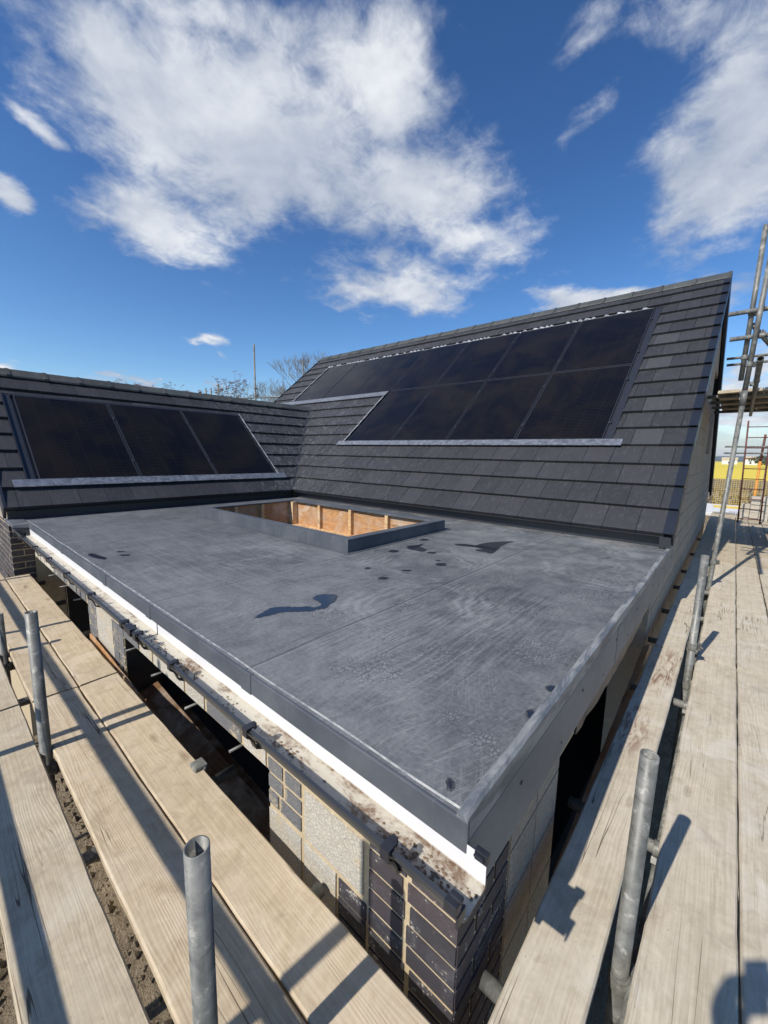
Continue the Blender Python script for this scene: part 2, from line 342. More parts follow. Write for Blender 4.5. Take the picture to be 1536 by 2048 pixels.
def m_galv(s):
    P = s.obj(); n = s.noise(P, 9, 6, .7, .5); v_ = s.vor(P, 55, 'F1', 1); st = s.noise(s.mul(P, (30, 30, 2)), 1, 4, .6)
    c = s.mix(s.mr(n, .3, .7), (.082, .084, .074), (.20, .20, .18))
    c = s.mix(s.m('MULTIPLY', s.mr(st, .45, .7), .4), c, (.30, .30, .275)); c = s.mix(s.m('MULTIPLY', s.mr(s.noise(P, 5, 7, .8, 1.0), .55, .66), .6), c, (.055, .05, .042))
    G = s.noise(P, 26, 6, .75); c = s.mix(s.m('MULTIPLY', s.mr(s.m('ADD', s.m('MULTIPLY', G, .7), s.m('MULTIPLY', n, .3)), .53, .62), .6), c, (.42, .40, .35))
    return c, s.mr(n, .3, .7, .42, .62), s.bump(s.m('ADD', n, s.m('MULTIPLY', G, .4)), .25, .004), {'Metallic': .15}
MAT['galv'] = material('galvanised steel tube', m_galv)
def m_rust(s):
    P = s.obj(); n = s.noise(P, 14, 5, .7)
    return s.mix(s.mr(n, .4, .65), (.07, .018, .014), (.16, .05, .03)), .6, s.bump(n, .3, .003), None
MAT['redpaint'] = material('rusty dark red paint', m_rust)

def m_gut(s):
    P = s.pos(); n = s.noise(s.mul(P, (2, 30, 30)), 2, 4, .6)
    return s.mix(n, (.022, .026, .031), (.05, .056, .062)), .32, s.bump(s.noise(P, 20, 3, .5), .08, .004), None
MAT['gutter'] = material('anthracite plastic gutter', m_gut)
def m_white(s):
    P = s.pos(); x, y, z = s.xyz(P)
    n = s.noise(s.mul(P, (1, 2, 1)), 7, 6, .72, .6); n3 = s.noise(P, 60, 4, .7); n4 = s.noise(P, 1.7, 2, .5)
    base = s.mix(s.mr(z, -.129, -.118), (.50, .465, .38), (.72, .72, .71))
    low = s.mr(z, -.118, -.128)
    dirt = s.m('MULTIPLY', low, s.mr(s.m('ADD', n, s.m('MULTIPLY', s.m('SUBTRACT', n4, .5), .7)), .49, .66))
    nearm = s.m('MULTIPLY', low, s.mr(x, -.9, -.2, 0, .16)); dirt = s.m('ADD', dirt, nearm)
    sp = s.m('MULTIPLY', dirt, s.mr(n3, .32, .6, .35, 1))
    c = s.mix(sp, base, (.17, .11, .07))
    c = s.mix(s.m('MULTIPLY', s.m('MULTIPLY', low, s.mr(n, .6, .75)), .6), c, (.08, .055, .04))
    return c, .4, s.bump(s.m('ADD', n, n3), .2, .003), None
MAT['white'] = material('white plastic with dried mud', m_white)
def m_mud(s):
    P = s.pos(); n = s.noise(P, 60, 5, .7); return s.mix(n, (.06, .038, .025), (.30, .20, .12)), .95, s.bump(n, .8, .006), None
MAT['mud'] = material('dry mud', m_mud)

def m_mortar(s):
    P = s.pos(); n = s.noise(P, 24, 6, .7); return s.mix(n, (.30, .235, .14), (.62, .50, .32)), .95, s.bump(n, .8, .006), None
MAT['mortar'] = material('tan mortar', m_mortar)
def m_brick(s):
    P = s.pos(); a = s.attr(); n = s.noise(P, 11, 6, .7, .5); g = s.noise(P, 95, 4, .7)
    c = s.mix(a, (.030, .031, .038), (.062, .048, .052)); c = s.mix(s.m('MULTIPLY', s.mr(n, .45, .7), .6), c, (.10, .10, .108))
    c = s.mix(s.m('MULTIPLY', s.mr(s.m('ADD', n, s.m('MULTIPLY', s.m('SUBTRACT', g, .5), .9)), .64, .72), .85), c, (.50, .45, .37))
    return c, .62, s.bump(s.m('ADD', g, n), .5, .005), None
MAT['brick'] = material('dark engineering brick', m_brick)
def m_block(lo, hi):
    def fn(s):
        P = s.pos(); a = s.attr(); g = s.noise(P, 110, 4, .8); v_ = s.vor(P, 95); n = s.noise(P, 6, 5, .65, .4)
        c = s.mix(s.m('ADD', s.m('MULTIPLY', a, .45), s.m('MULTIPLY', n, .5)), lo, hi)
        c = s.mix(s.m('MULTIPLY', s.mr(g, .44, .66), .55), c, tuple(min(1, v * 1.6) for v in hi))
        c = s.mix(s.m('MULTIPLY', s.mr(v_, .25, .05), .5), c, tuple(v * .5 for v in lo))
        c = s.mix(s.m('MULTIPLY', s.mr(s.noise(P, 8, 6, .75, .5), .54, .64), .8), c, (.50, .40, .25))
        return c, .95, s.bump(g, .9, .006), None
    return fn
MAT['block'] = material('speckled pale concrete block', m_block((.30, .275, .225), (.50, .465, .39)))
MAT['blockdark'] = material('dark aggregate block', m_block((.10, .10, .105), (.17, .168, .165)))
MAT['blockwall'] = material('grey brown blockwork', m_block((.25, .215, .17), (.36, .315, .25)))
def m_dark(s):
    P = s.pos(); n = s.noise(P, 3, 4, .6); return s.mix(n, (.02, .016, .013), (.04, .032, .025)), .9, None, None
MAT['inside'] = material('shade dark interior', m_dark)  # near-black in the colour itself so the openings look unlit
def m_pud(s):
    P = s.pos(); n = s.noise(P, 9, 3, .6); return s.mix(n, (.016, .02, .028), (.026, .031, .042)), .05, None, {'Specular IOR Level': .42}
dm = bpy.data.materials.new('damp membrane'); dm.use_nodes = True; dm.node_tree.nodes.clear(); S_ = NT(dm.node_tree)
_b = S_.n('ShaderNodeBsdfPrincipled'); _b.inputs['Base Color'].default_value = (.035, .04, .047, 1); _b.inputs['Roughness'].default_value = .3
_t = S_.n('ShaderNodeBsdfTransparent'); _x = S_.n('ShaderNodeMixShader'); S_.put(_x.inputs[0], S_.mr(S_.noise(S_.pos(), 45, 4, .7), .35, .65, .15, .75))
dm.node_tree.links.new(_t.outputs[0], _x.inputs[1]); dm.node_tree.links.new(_b.outputs[0], _x.inputs[2]); dm.node_tree.links.new(_x.outputs[0], S_.n('ShaderNodeOutputMaterial').inputs[0])
MAT['damp'] = dm
MAT['puddle'] = material('standing water on membrane', m_pud)
def m_dpc(s):
    P = s.pos(); return (.014, .016, .024), .35, s.bump(s.noise(P, 8, 3, .5), .5, .02), None
MAT['dpc'] = material('black polythene', m_dpc)
def m_ground(s):
    P = s.pos(); x, y, z = s.xyz(P)
    n = s.noise(P, 5, 8, .72, .4); g = s.noise(P, 38, 5, .7)
    c = s.mix(s.mr(n, .3, .7), (.17, .125, .075), (.33, .26, .165)); c = s.mix(s.m('MULTIPLY', s.mr(g, .5, .7), .5), c, (.48, .42, .31))
    return c, .95, s.bump(s.m('ADD', n, g), 1.0, .05), None
MAT['ground'] = material('rubble and clay', m_ground)
def m_field(s):
    P = s.pos(); n = s.noise(s.mul(P, (.03, .008, 1)), 1, 5, .6); n2 = s.noise(s.mul(P, (.3, .1, 1)), 1, 4, .6)
    c = s.mix(s.mr(n, .42, .52), (.66, .50, .02), (.70, .55, .04)); c = s.mix(s.m('MULTIPLY', n2, .35), c, (.42, .36, .05))
    return c, .9, None, None
MAT['field'] = material('flowering rapeseed', m_field)
def flat(c, r=.8, ex=None):
    def fn(s):
        P = s.pos(); n = s.noise(P, 12, 5, .65); return s.mix(n, tuple(v * .72 for v in c), tuple(min(1, v * 1.28) for v in c)), r, s.bump(n, .3, .005), ex
    return fn
MAT['hills'] = material('wooded hills', flat((.06, .075, .055)))
MAT['hedge'] = material('brown scrub', flat((.15, .11, .06)))
MAT['leaf'] = material('dark foliage', flat((.05, .07, .03)))
MAT['bark'] = material('grey bark', flat((.20, .185, .16)))
MAT['bud'] = material('reddish buds', flat((.10, .055, .04)))
MAT['orange'] = material('orange plastic', flat((.55, .20, .03)))
MAT['yellow'] = material('yellow painted board', flat((.60, .45, .10)))
MAT['cloth'] = material('dark jacket cloth', flat((.03, .035, .05), .9))
MAT['skin'] = material('skin', flat((.45, .27, .19), .55))
MAT['render'] = material('white render', flat((.6, .6, .58)))

# ------------------------------------------------------------------ mesh builder
class MB:
    def __init__(s): s.v = []; s.f = []; s.r = []; s.sm = []
    def add(s, vs, fs, r=None, smooth=False):
        b = len(s.v); s.v += [Vector(p) for p in vs]
        r = random.random() if r is None else r
        for f_ in fs: s.f.append([b + i for i in f_]); s.r.append(r); s.sm.append(smooth)
        return s
    def box(s, x0, x1, y0, y1, z0, z1, r=None):
        vs = [(x, y, z) for z in (z0, z1) for y in (y0, y1) for x in (x0, x1)]
        return s.add(vs, [(0, 2, 3, 1), (4, 5, 7, 6), (0, 1, 5, 4), (2, 6, 7, 3), (0, 4, 6, 2), (1, 3, 7, 5)], r)
    def prism(s, bot, top, r=None):
        n = len(bot)
        return s.add(list(bot) + list(top), [tuple(reversed(range(n))), tuple(range(n, 2 * n))] + [(i, (i + 1) % n, n + (i + 1) % n, n + i) for i in range(n)], r)
    def sweep(s, pts, path, r=None, caps=True, smooth=False, closed=True):
        """pts: list of offsets (fn of path index -> list of Vectors)"""
        n = len(pts(0)); vs = []
        for i in range(len(path)): vs += [path[i] + o for o in pts(i)]
        fs = []
        for i in range(len(path) - 1):
            for j in range(n if closed else n - 1):
                a = i * n + j; b = i * n + (j + 1) % n; fs.append((a, b, b + n, a + n))
        s.add(vs, fs, r, smooth)
        if caps and closed:
            m = (len(path) - 1) * n
            b0 = len(s.v) - len(vs); rr = s.r[-1]
            s.f.append([b0 + j for j in reversed(range(n))]); s.r.append(rr); s.sm.append(False)
            s.f.append([b0 + m + j for j in range(n)]); s.r.append(rr); s.sm.append(False)
        return s
    def tube(s, p0, p1, rad, n=20, hollow=0, r1=None, cap=True):
        p0 = Vector(p0); p1 = Vector(p1); d = (p1 - p0).normalized()
        a = d.orthogonal().normalized(); b = d.cross(a); r1 = rad if r1 is None else r1
        def ring(p, q): return [p + a * (q * math.cos(2 * math.pi * i / n)) + b * (q * math.sin(2 * math.pi * i / n)) for i in range(n)]
        rings = [ring(p0, rad), ring(p1, r1)]
        if hollow:   # open at p1, wall visible, bore going back a little
            dep = min(.4, (p1 - p0).length * .6)
            rings += [ring(p1, r1 - .004), ring(p1 - d * dep, r1 - .004)]
            rings = [ring(p0, rad), ring(p1, r1), ring(p1, r1 - hollow), ring(p1 - d * dep, r1 - hollow)]
        vs = [v_ for rg in rings for v_ in rg]; fs = []
        for k in range(len(rings) - 1):
            for i in range(n): fs.append((k * n + i, k * n + (i + 1) % n, (k + 1) * n + (i + 1) % n, (k + 1) * n + i))
        s.add(vs, fs, None, True)
        b0 = len(s.v) - len(vs)
        if cap:
            s.f.append([b0 + i for i in reversed(range(n))]); s.r.append(.5); s.sm.append(False)
            m = (len(rings) - 1) * n; s.f.append([b0 + m + i for i in range(n)]); s.r.append(.5); s.sm.append(False)
        return s
    def build(s, name, mat, parent=None, loc=None, bevel=0, rot=None, autosm=False):
        """vertices are given in world space; loc = where the object's own origin goes"""
        L = Vector(loc) if loc is not None else Vector((0, 0, 0))
        me = bpy.data.meshes.new(name)
        me.from_pydata([tuple(v_ - L) for v_ in s.v], [], s.f); me.update()
        at = me.attributes.new('rnd', 'FLOAT', 'FACE')
        at.data.foreach_set('value', s.r); me.polygons.foreach_set('use_smooth', s.sm)
        me.materials.append(MAT[mat] if isinstance(mat, str) else mat)
        o = bpy.data.objects.new(name, me); col.objects.link(o)
        o.location = L
        if parent:
            o.parent = parent; o.location = L - parent_world(parent)
        if bevel:
            b = o.modifiers.new('bevel', 'BEVEL'); b.width = bevel; b.segments = 2; b.limit_method = 'ANGLE'; b.angle_limit = R(40)
        return o
def parent_world(p):
    v_ = Vector((0, 0, 0))
    while p: v_ += p.location; p = p.parent
    return v_
def tag(o, label=None, cat=None, group=None, kind=None):
    if label: o['label'] = label
    if cat: o['category'] = cat
    if group: o['group'] = group
    if kind: o['kind'] = kind
    return o
def empty(name, loc): o = bpy.data.objects.new(name, None); col.objects.link(o); o.location = loc; o.empty_display_size = .2; return o
def clip(poly, a, b, c):
    """keep a*x+b*y<=c"""
    out = []
    for i in range(len(poly)):
        p, q = poly[i], poly[(i + 1) % len(poly)]
        dp, dq = a * p[0] + b * p[1] - c, a * q[0] + b * q[1] - c
        if dp <= 0: out.append(p)
        if (dp < 0 < dq) or (dq < 0 < dp):
            t = dp / (dp - dq); out.append((p[0] + (q[0] - p[0]) * t, p[1] + (q[1] - p[1]) * t))
    return out
# ------------------------------------------------------------------ ground and distance
GZ = -2.75
g = MB(); g.add([(-60, -60, GZ), (60, -60, GZ), (60, 60, GZ), (-60, 60, GZ)], [(0, 1, 2, 3)]).build('ground', 'ground')
tag(bpy.data.objects['ground'], kind='structure')
def big(name, x0, x1, y0, y1, z, mat):
    o = MB().add([(x0, y0, z), (x1, y0, z), (x1, y1, z), (x0, y1, z)], [(0, 1, 2, 3)]).build(name, mat); tag(o, kind='structure'); return o
big('field', -3000, 3000, 105, 7000, GZ - .02, 'field'); big('farmland', -3000, 3000, -3000, 105, GZ - .03, 'hedge')
hb = MB(); N = 90
for k in range(3):
    Y = 2600 + k * 1500; vs = []
    for i in range(N + 1):
        X = -6000 + 12000 * i / N
        h = (6 + 24 * k) + (14 + 10 * k) * mnoise.noise(Vector((X * .0009, k * 7.3, 0))) + 10 * mnoise.noise(Vector((X * .004, k * 3.1, 1)))
        vs += [(X, Y - 300, GZ - 1), (X, Y, max(3, h)), (X, Y + 600, GZ - 1)]
    fs = []
    for i in range(N):
        a = i * 3
        fs += [(a, a + 3, a + 4, a + 1), (a + 1, a + 4, a + 5, a + 2)]
    hb.add(vs, fs, .5, True)
tag(hb.build('hills', 'hills'), kind='structure')

# rubble scattered under the scaffold
rb = MB()
for i in range(6500):
    x = random.uniform(-6.5, 2.5); y = random.uniform(-2.4, 1.5) if x > 0 else random.uniform(-2.4, .05); s_ = random.choice((.007, .011, .011, .018, .024, .042)) * random.uniform(.7, 1.3)
    c = Vector((x, y, GZ + s_ * .4)); vs = []
    for dx_, dy_, dz_ in ((1, 0, 0), (-1, 0, 0), (0, 1, 0), (0, -1, 0), (0, 0, 1), (0, 0, -1)):
        vs.append(c + Vector((dx_, dy_, dz_ * .7)) * s_ * random.uniform(.6, 1.2))
    rb.add(vs, [(0, 2, 4), (2, 1, 4), (1, 3, 4), (3, 0, 4), (2, 0, 5), (1, 2, 5), (3, 1, 5), (0, 3, 5)])
tag(rb.build('rubble', 'ground'), 'broken stone and brick rubble strewn over the clay below the boards', 'rubble', kind='stuff')

# ------------------------------------------------------------------ the house
house = empty('house', (0, 0, GZ))
tag(house, 'house extension with grey flat roof below two slopes of charcoal tiles', 'house')
AN = R(40.5); ca, sa = math.cos(AN), math.sin(AN)
class Frame:
    def __init__(s, o, u, v, n): s.o, s.u, s.v, s.n = map(Vector, (o, u, v, n))
    def p(s, u, v, n): return s.o + s.u * u + s.v * v + s.n * n
FM = Frame((0, 3.839, .122), (1, 0, 0), (0, ca, sa), (0, -sa, ca))
FL = Frame((-5.843, 0, .122), (0, 1, 0), (-ca, 0, sa), (sa, 0, ca))
XE = -5.843; GA = .3335

# flat roof
RX0, RX1, RY0, RY1 = -6.0, -.012, .012, 4.24
HX0, HX1, HY0, HY1 = -4.74, -2.09, 1.64, 3.05
rf = MB()
outer = [(RX0, RY0), (RX1, RY0), (RX1, RY1), (RX0, RY1)]; inner = [(HX0, HY0), (HX1, HY0), (HX1, HY1), (HX0, HY1)]
vs = [(x, y, 0) for x, y in outer + inner] + [(x, y, -.24) for x, y in outer + inner]
fs = [(i, (i + 1) % 4, 4 + (i + 1) % 4, 4 + i) for i in range(4)] + [(8 + i, 12 + i, 12 + (i + 1) % 4, 8 + (i + 1) % 4) for i in range(4)]
fs += [(i, 8 + i, 8 + (i + 1) % 4, (i + 1) % 4) for i in range(4)] + [(4 + i, 4 + (i + 1) % 4, 12 + (i + 1) % 4, 12 + i) for i in range(4)]
rf.add(vs, fs, .5)
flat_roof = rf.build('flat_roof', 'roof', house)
# upstand along the gutter edge
t_ = MB(); t_.add([(RX0, 0, -.056), (-.0002, 0, -.079), (RX0, .0115, -.056), (-.0002, .0115, -.079), (RX0, 0, .0035), (-.0002, 0, .0035), (RX0, .0115, .0035), (-.0002, .0115, .0035)], [(0, 2, 3, 1), (4, 5, 7, 6), (0, 1, 5, 4), (2, 6, 7, 3), (0, 4, 6, 2), (1, 3, 7, 5)]); t_.box(-.0185, .0022, .0003, .0118, -.0785, -.001)
for xs in (-2.745, -1.965, -3.95, -.96):
    t_.box(xs - .035, xs + .035, -.003, .012, -.081 - xs * .0039, .0055)
tr = t_.build('edge_trim', 'trim', flat_roof, bevel=.003)
# thin welt line on top of the upstand
wl = MB()
path = [Vector((x, .03 + .006 * mnoise.noise(Vector((x * 3, 0, 0))), .0)) for x in [RX0 + (0 - .02 - RX0) * i / 80 for i in range(81)]]
wl.sweep(lambda i: [Vector((0, -.004, 0)), Vector((0, 0, .004)), Vector((0, .004, 0))], path)
wl.build('welt', 'edge', flat_roof)
# rolled edge on the gable side
ke = MB(); path = []; prof = []
for i in range(61):
    y = 0 + 4.24 * i / 60; path.append(Vector((.0005, max(y, .0015), 0)))
def kp(i):
    y = path[i].y; h = .010 + .017 * max(0, 1 - y / 1.6) * (1 if y > .05 else .35); wv_ = .004 * mnoise.noise(Vector((y * 5, 2, 0)))
    return [Vector((0, 0, -.05)), Vector((.0, 0, h * .6)), Vector((-.008, 0, h)), Vector((-.022 + wv_, 0, h * 1.05)), Vector((-.030 + wv_, 0, h * .8)), Vector((-.031 + wv_, 0, -.05))]
ke.sweep(kp, path); ke.build('rolled_edge', 'edge', flat_roof)
fb = MB(); fb.box(-.018, .0015, .0125, 4.236, -.252, -.0505); fb.box(-.018, .004, 1.62, 1.70, -.254, -.045)
fbo = fb.build('fascia_board', 'fascia', house, bevel=.002)
for y in (.33, .97, 1.6, 2.2, 2.85, 3.5, 4.05):
    MB().tube((.001, y, -.11), (.0045, y, -.11), .0065, 10).build('screw', 'black', fbo)
    if y > .5: MB().tube((.001, y - .25, -.205), (.004, y - .25, -.205), .004, 8).build('screw', 'black', fbo)
# membrane run out at the far corner
ap = MB(); ap.prism([(-6.02, -.135, -.05), (-5.56, -.125, -.05), (-5.46, .011, -.05), (-6.02, .011, -.05)], [(-6.02, -.135, .004), (-5.56, -.125, -.012), (-5.46, .011, .012), (-6.02, .011, .01)])
ap.build('corner_apron', 'trim', flat_roof, bevel=.006)
# polythene under the fascia on the gable side
dp = MB(); path = [Vector((-.028, 1.0 + i * .09, -.25)) for i in range(19)]
dp.sweep(lambda i: [Vector((.018, 0, .01)), Vector((.012 + .01 * mnoise.noise(Vector((i * .8, 0, 0))), 0, -.09 - .035 * math.sin(i / 18 * 3.1))), Vector((.004, 0, -.09 - .035 * math.sin(i / 18 * 3.1))), Vector((.005, 0, .01))], path)
dp.build('damp_proof_membrane', 'dpc', house)

# skylight upstand and its timber frame
cb = MB(); cx0, cx1, cy0, cy1 = -4.798, -2.035, 1.583, 3.109
ix0, ix1, iy0, iy1 = -4.645, -2.125, 1.675, 2.955
def ring(mb, ox0, ox1, oy0, oy1, jx0, jx1, jy0, jy1, z0, z1):
    o_ = [(ox0, oy0), (ox1, oy0), (ox1, oy1), (ox0, oy1)]; n_ = [(jx0, jy0), (jx1, jy0), (jx1, jy1), (jx0, jy1)]
    vs = [(x, y, z1) for x, y in o_ + n_] + [(x, y, z0) for x, y in o_ + n_]
    fs = [(i, (i + 1) % 4, 4 + (i + 1) % 4, 4 + i) for i in range(4)] + [(8 + i, 12 + i, 12 + (i + 1) % 4, 8 + (i + 1) % 4) for i in range(4)]
    fs += [(i, 8 + i, 8 + (i + 1) % 4, (i + 1) % 4) for i in range(4)] + [(4 + i, 4 + (i + 1) % 4, 12 + (i + 1) % 4, 12 + i) for i in range(4)]
    mb.add(vs, fs, .5)
ring(cb, cx0, cx1, cy0, cy1, cx0 + .045, cx1 - .045, cy0 + .045, cy1 - .045, 0.001, .099)
ring(cb, cx0, cx1, cy0, cy1, ix0, ix1, iy0, iy1, .0995, .119)
ring(cb, cx0 - .05, cx1 + .05, cy0 - .05, cy1 + .05, cx0 - .001, cx1 + .001, cy0 - .001, cy1 + .001, 0.0005, .004)
curb = cb.build('skylight_upstand', 'trim', house, bevel=.005)
ly = MB(); ly.box(cx0 + .05, cx1 - .05, iy1 + .045, iy1 + .063, -.45, .099); ly.box(cx0 + .05, cx1 - .05, iy0 - .063, iy0 - .045, -.45, .099)
ly.box(ix0 - .063, ix0 - .045, iy0 - .044, iy1 + .044, -.45, .099); ly.box(ix1 + .045, ix1 + .063, iy0 - .044, iy1 + .044, -.45, .099)
ly.build('plywood_lining', 'ply', curb)
for x in (-4.05, -3.42, -2.78): MB().box(x - .024, x + .024, iy1 - .003, iy1 + .044, -.24, .098).build('stud', 'timber', curb, bevel=.002)
for y in (2.43, 2.02): MB().box(ix0 - .044, ix0 + .003, y - .022, y + .022, -.24, .098).build('stud', 'timber', curb, bevel=.002)
MB().box(ix0 - .044, ix0 + .05, iy1 - .05, iy1 + .044, -.24, .0985).build('corner_post', 'timber', curb, bevel=.002)
ld = MB(); ld.box(ix0 - .04, ix1 + .04, iy1 - .11, iy1 + .043, -.29, -.2405); ld.box(ix0 - .04, ix0 + .05, iy0 - .04, iy1 - .111, -.29, -.243)
ldg = ld.build('ledge', 'timber', curb)
sw_ = MB()
for i in range(160):
    x = random.uniform(ix0 + .1, ix1); y = random.uniform(iy1 - .1, iy1 - .01); q = random.uniform(.004, .012)
    sw_.box(x - q, x + q, y - q * .6, y + q * .6, -.2402, -.2402 + q * .6)
o = sw_.build('wood_shavings', 'timber', ldg); o['kind'] = 'stuff'

# tiles
def tiled(F, u0, u1, n, gauge, vmax, halfplanes, blocks, tw, off, name, mat, parent):
    mb = MB(); rs = random.Random(5)
    for i in range(n + 1):
        v0 = i * gauge; v1 = min(v0 + gauge, vmax)
        if v1 - v0 < .02: continue
        k0 = int(math.floor((u0 - off) / tw)) - 1; k1 = int(math.ceil((u1 - off) / tw)) + 1
        for k in range(k0, k1):
            a = off + k * tw + (tw / 2 if i % 2 else 0)
            poly = [(a + .0022, v0), (a + tw - .0022, v0), (a + tw - .0022, v1), (a + .0022, v1)]
            poly = clip(poly, -1, 0, -u0); poly = clip(poly, 1, 0, u1) if poly else poly
            for h in halfplanes(i):
                if len(poly) >= 3: poly = clip(poly, *h)
            if len(poly) < 3: continue
            pieces = [poly]
            for (a0, a1, b0, b1) in blocks:
                nx = []
                for q in pieces:
                    l_ = clip(q, 1, 0, a0); r_ = clip(q, -1, 0, -a1); m_ = clip(clip(q, -1, 0, -a0), 1, 0, a1) if len(q) > 2 else []
                    if len(l_) > 2: nx.append(l_)
                    if len(r_) > 2: nx.append(r_)
                    if len(m_) > 2:
                        d_ = clip(m_, 0, 1, b0); t2 = clip(m_, 0, -1, -b1)
                        if len(d_) > 2: nx.append(d_)
                        if len(t2) > 2: nx.append(t2)
                pieces = nx
            r = rs.random(); jz = rs.uniform(-.0015, .002); tl = rs.uniform(-.004, .004)
            if rs.random() < .008 or (F is FM and -.80 < a < -.45 and i in (4, 6, 9, 11) ): r = 1.5
            for q in pieces:
                us = [p[0] for p in q]; vv = [p[1] for p in q]
                if (max(us) - min(us)) < .012 or (max(vv) - min(vv)) < .012: continue
                top = [F.p(p[0], p[1] - .004, .012 + .034 * (1 - (p[1] - v0) / gauge) + jz + tl * (p[0] - a)) for p in q]
                bot = [F.p(p[0], p[1] - .004, -.004) for p in q]
                mb.prism(bot, top, r)
    return mb.build(name, mat, parent)
def hp_main(i):
    return []
# main slope is laid in two fields either side of the point where the lower ridge meets it
XR = XE - 2.764 * ca
main_roof = MB()
for (a, b, d_) in ((-10.04, 0, .0),):
    main_roof.prism([FM.p(-10.04, .05, -.07), FM.p(0, .05, -.07), FM.p(0, 5.67, -.07), FM.p(-10.04, 5.67, -.07)], [FM.p(-10.04, .05, -.006), FM.p(0, .05, -.006), FM.p(0, 5.67, -.006), FM.p(-10.04, 5.67, -.006)])
YR = 3.839 + 5.67 * ca; ZR = .122 + 5.67 * sa
FB = Frame((0, 2 * YR - 3.839, .122), (-1, 0, 0), (0, -ca, sa), (0, sa, ca))
main_roof.prism([FB.p(0, 0, -.09), FB.p(10.04, 0, -.09), FB.p(10.04, 5.6, -.09), FB.p(0, 5.6, -.09)], [FB.p(0, 0, .03), FB.p(10.04, 0, .03), FB.p(10.04, 5.66, .03), FB.p(0, 5.66, .03)])
main_roof = main_roof.build('tall_tiled_roof', 'black', house)
bl_main = [(-5.60, -.80, 1.36, 3.17), (-9.06, -.80, 3.09, 4.97)]
A_ = tiled(FM, XR, -.060, 16, GA, 5.66, lambda i: [(-1, -ca, -XE)], bl_main, .30, -.29, 'roof_tiles', 'tile', main_roof)
B_ = tiled(FM, -10.03, XR - .001, 16, GA, 5.66, lambda i: [(0, -1, -2.62)], bl_main, .30, -.29, 'roof_tiles', 'tile', main_roof)
# verge caps
vc = MB()
for i in range(17):
    v0 = i * GA - .012; v1 = v0 + GA + .006
    for (ua, ub, na, nb) in ((-.068, .016, .0, 0), (.004, .017, -.105, 0)):
        h0 = .012 + .034 + .010; h1 = .012 + .010
        if na == 0: bot = [FM.p(ua, v0, h0 - .012), FM.p(ub, v0, h0 - .012), FM.p(ub, v1, h1 - .012), FM.p(ua, v1, h1 - .012)]; top = [FM.p(ua, v0, h0), FM.p(ub, v0, h0), FM.p(ub, v1, h1), FM.p(ua, v1, h1)]
        else: bot = [FM.p(ua, v0, na), FM.p(ub, v0, na), FM.p(ub, v1, na), FM.p(ua, v1, na)]; top = [FM.p(ua, v0, h0 - .0125), FM.p(ub, v0, h0 - .0125), FM.p(ub, v1, h1 - .0125), FM.p(ua, v1, h1 - .0125)]
        vc.prism(bot, top)
vc.build('verge_caps', 'verge', main_roof)
vb = MB(); vb.prism([FB.p(-.016, 0, -.20), FB.p(.03, 0, -.20), FB.p(.03, 5.6, -.20), FB.p(-.016, 5.6, -.20)], [FB.p(-.016, 0, .04), FB.p(.03, 0, .04), FB.p(.03, 5.66, .04), FB.p(-.016, 5.66, .04)])
vb.build('far_verge', 'black', main_roof)
lv = MB(); lv.prism([FM.p(-10.06, 0, -.12), FM.p(-10.035, 0, -.12), FM.p(-10.035, 5.66, -.12), FM.p(-10.06, 5.66, -.12)], [FM.p(-10.06, 0, .05), FM.p(-10.035, 0, .05), FM.p(-10.035, 5.66, .05), FM.p(-10.06, 5.66, .05)])
lv.build('left_verge', 'verge', main_roof)
def ridge_tiles(p0, p1, side, step, name, parent):
    mb = MB(); p0 = Vector(p0); p1 = Vector(p1); L = (p1 - p0).length; d = (p1 - p0) / L; sd_ = Vector(side); n = int(round(L / step)); rs = random.Random(3)
    for i in range(n):
        a = p0 + d * (L * i / n + .003); b = p0 + d * (L * (i + 1) / n - .001); r = rs.random(); dz_ = rs.uniform(0, .004)
        for (aa, bb, e) in ((a, b, 0), (b - d * .05, b, .009)):
            for sg in (-1, 1):
                q = [Vector((0, 0, .035 + e + dz_)), sd_ * sg * (.128 + e) + Vector((0, 0, -.072 + e + dz_)), sd_ * sg * .135 + Vector((0, 0, -.098 + dz_)), Vector((0, 0, .018 + dz_))]
                mb.prism([aa + x for x in q], [bb + x for x in q], r)
    return mb.build(name, 'ridge', parent)
ridge_tiles((-10.05, YR, ZR + .03), (.015, YR, ZR + .03), (0, 1, 0), .45, 'ridge_tiles', main_roof)
# black pieces closing the eaves gap, coloured to stand for its shadow
ev = MB(); ev.box(XE - .02, -.02, 3.92, 3.95, .001, .12); ev.prism([FM.p(-5.85, -.012, -.012), FM.p(-.0, -.012, -.012), FM.p(0, .06, -.012), FM.p(-5.85, .06, -.012)], [FM.p(-5.85, -.012, .0), FM.p(0, -.012, .0), FM.p(0, .06, .0), FM.p(-5.85, .06, .0)])
ev.box(-.09, .0, 3.83, 3.9, .01, .115)
ev.build('eaves_shade_strip', 'black', main_roof)

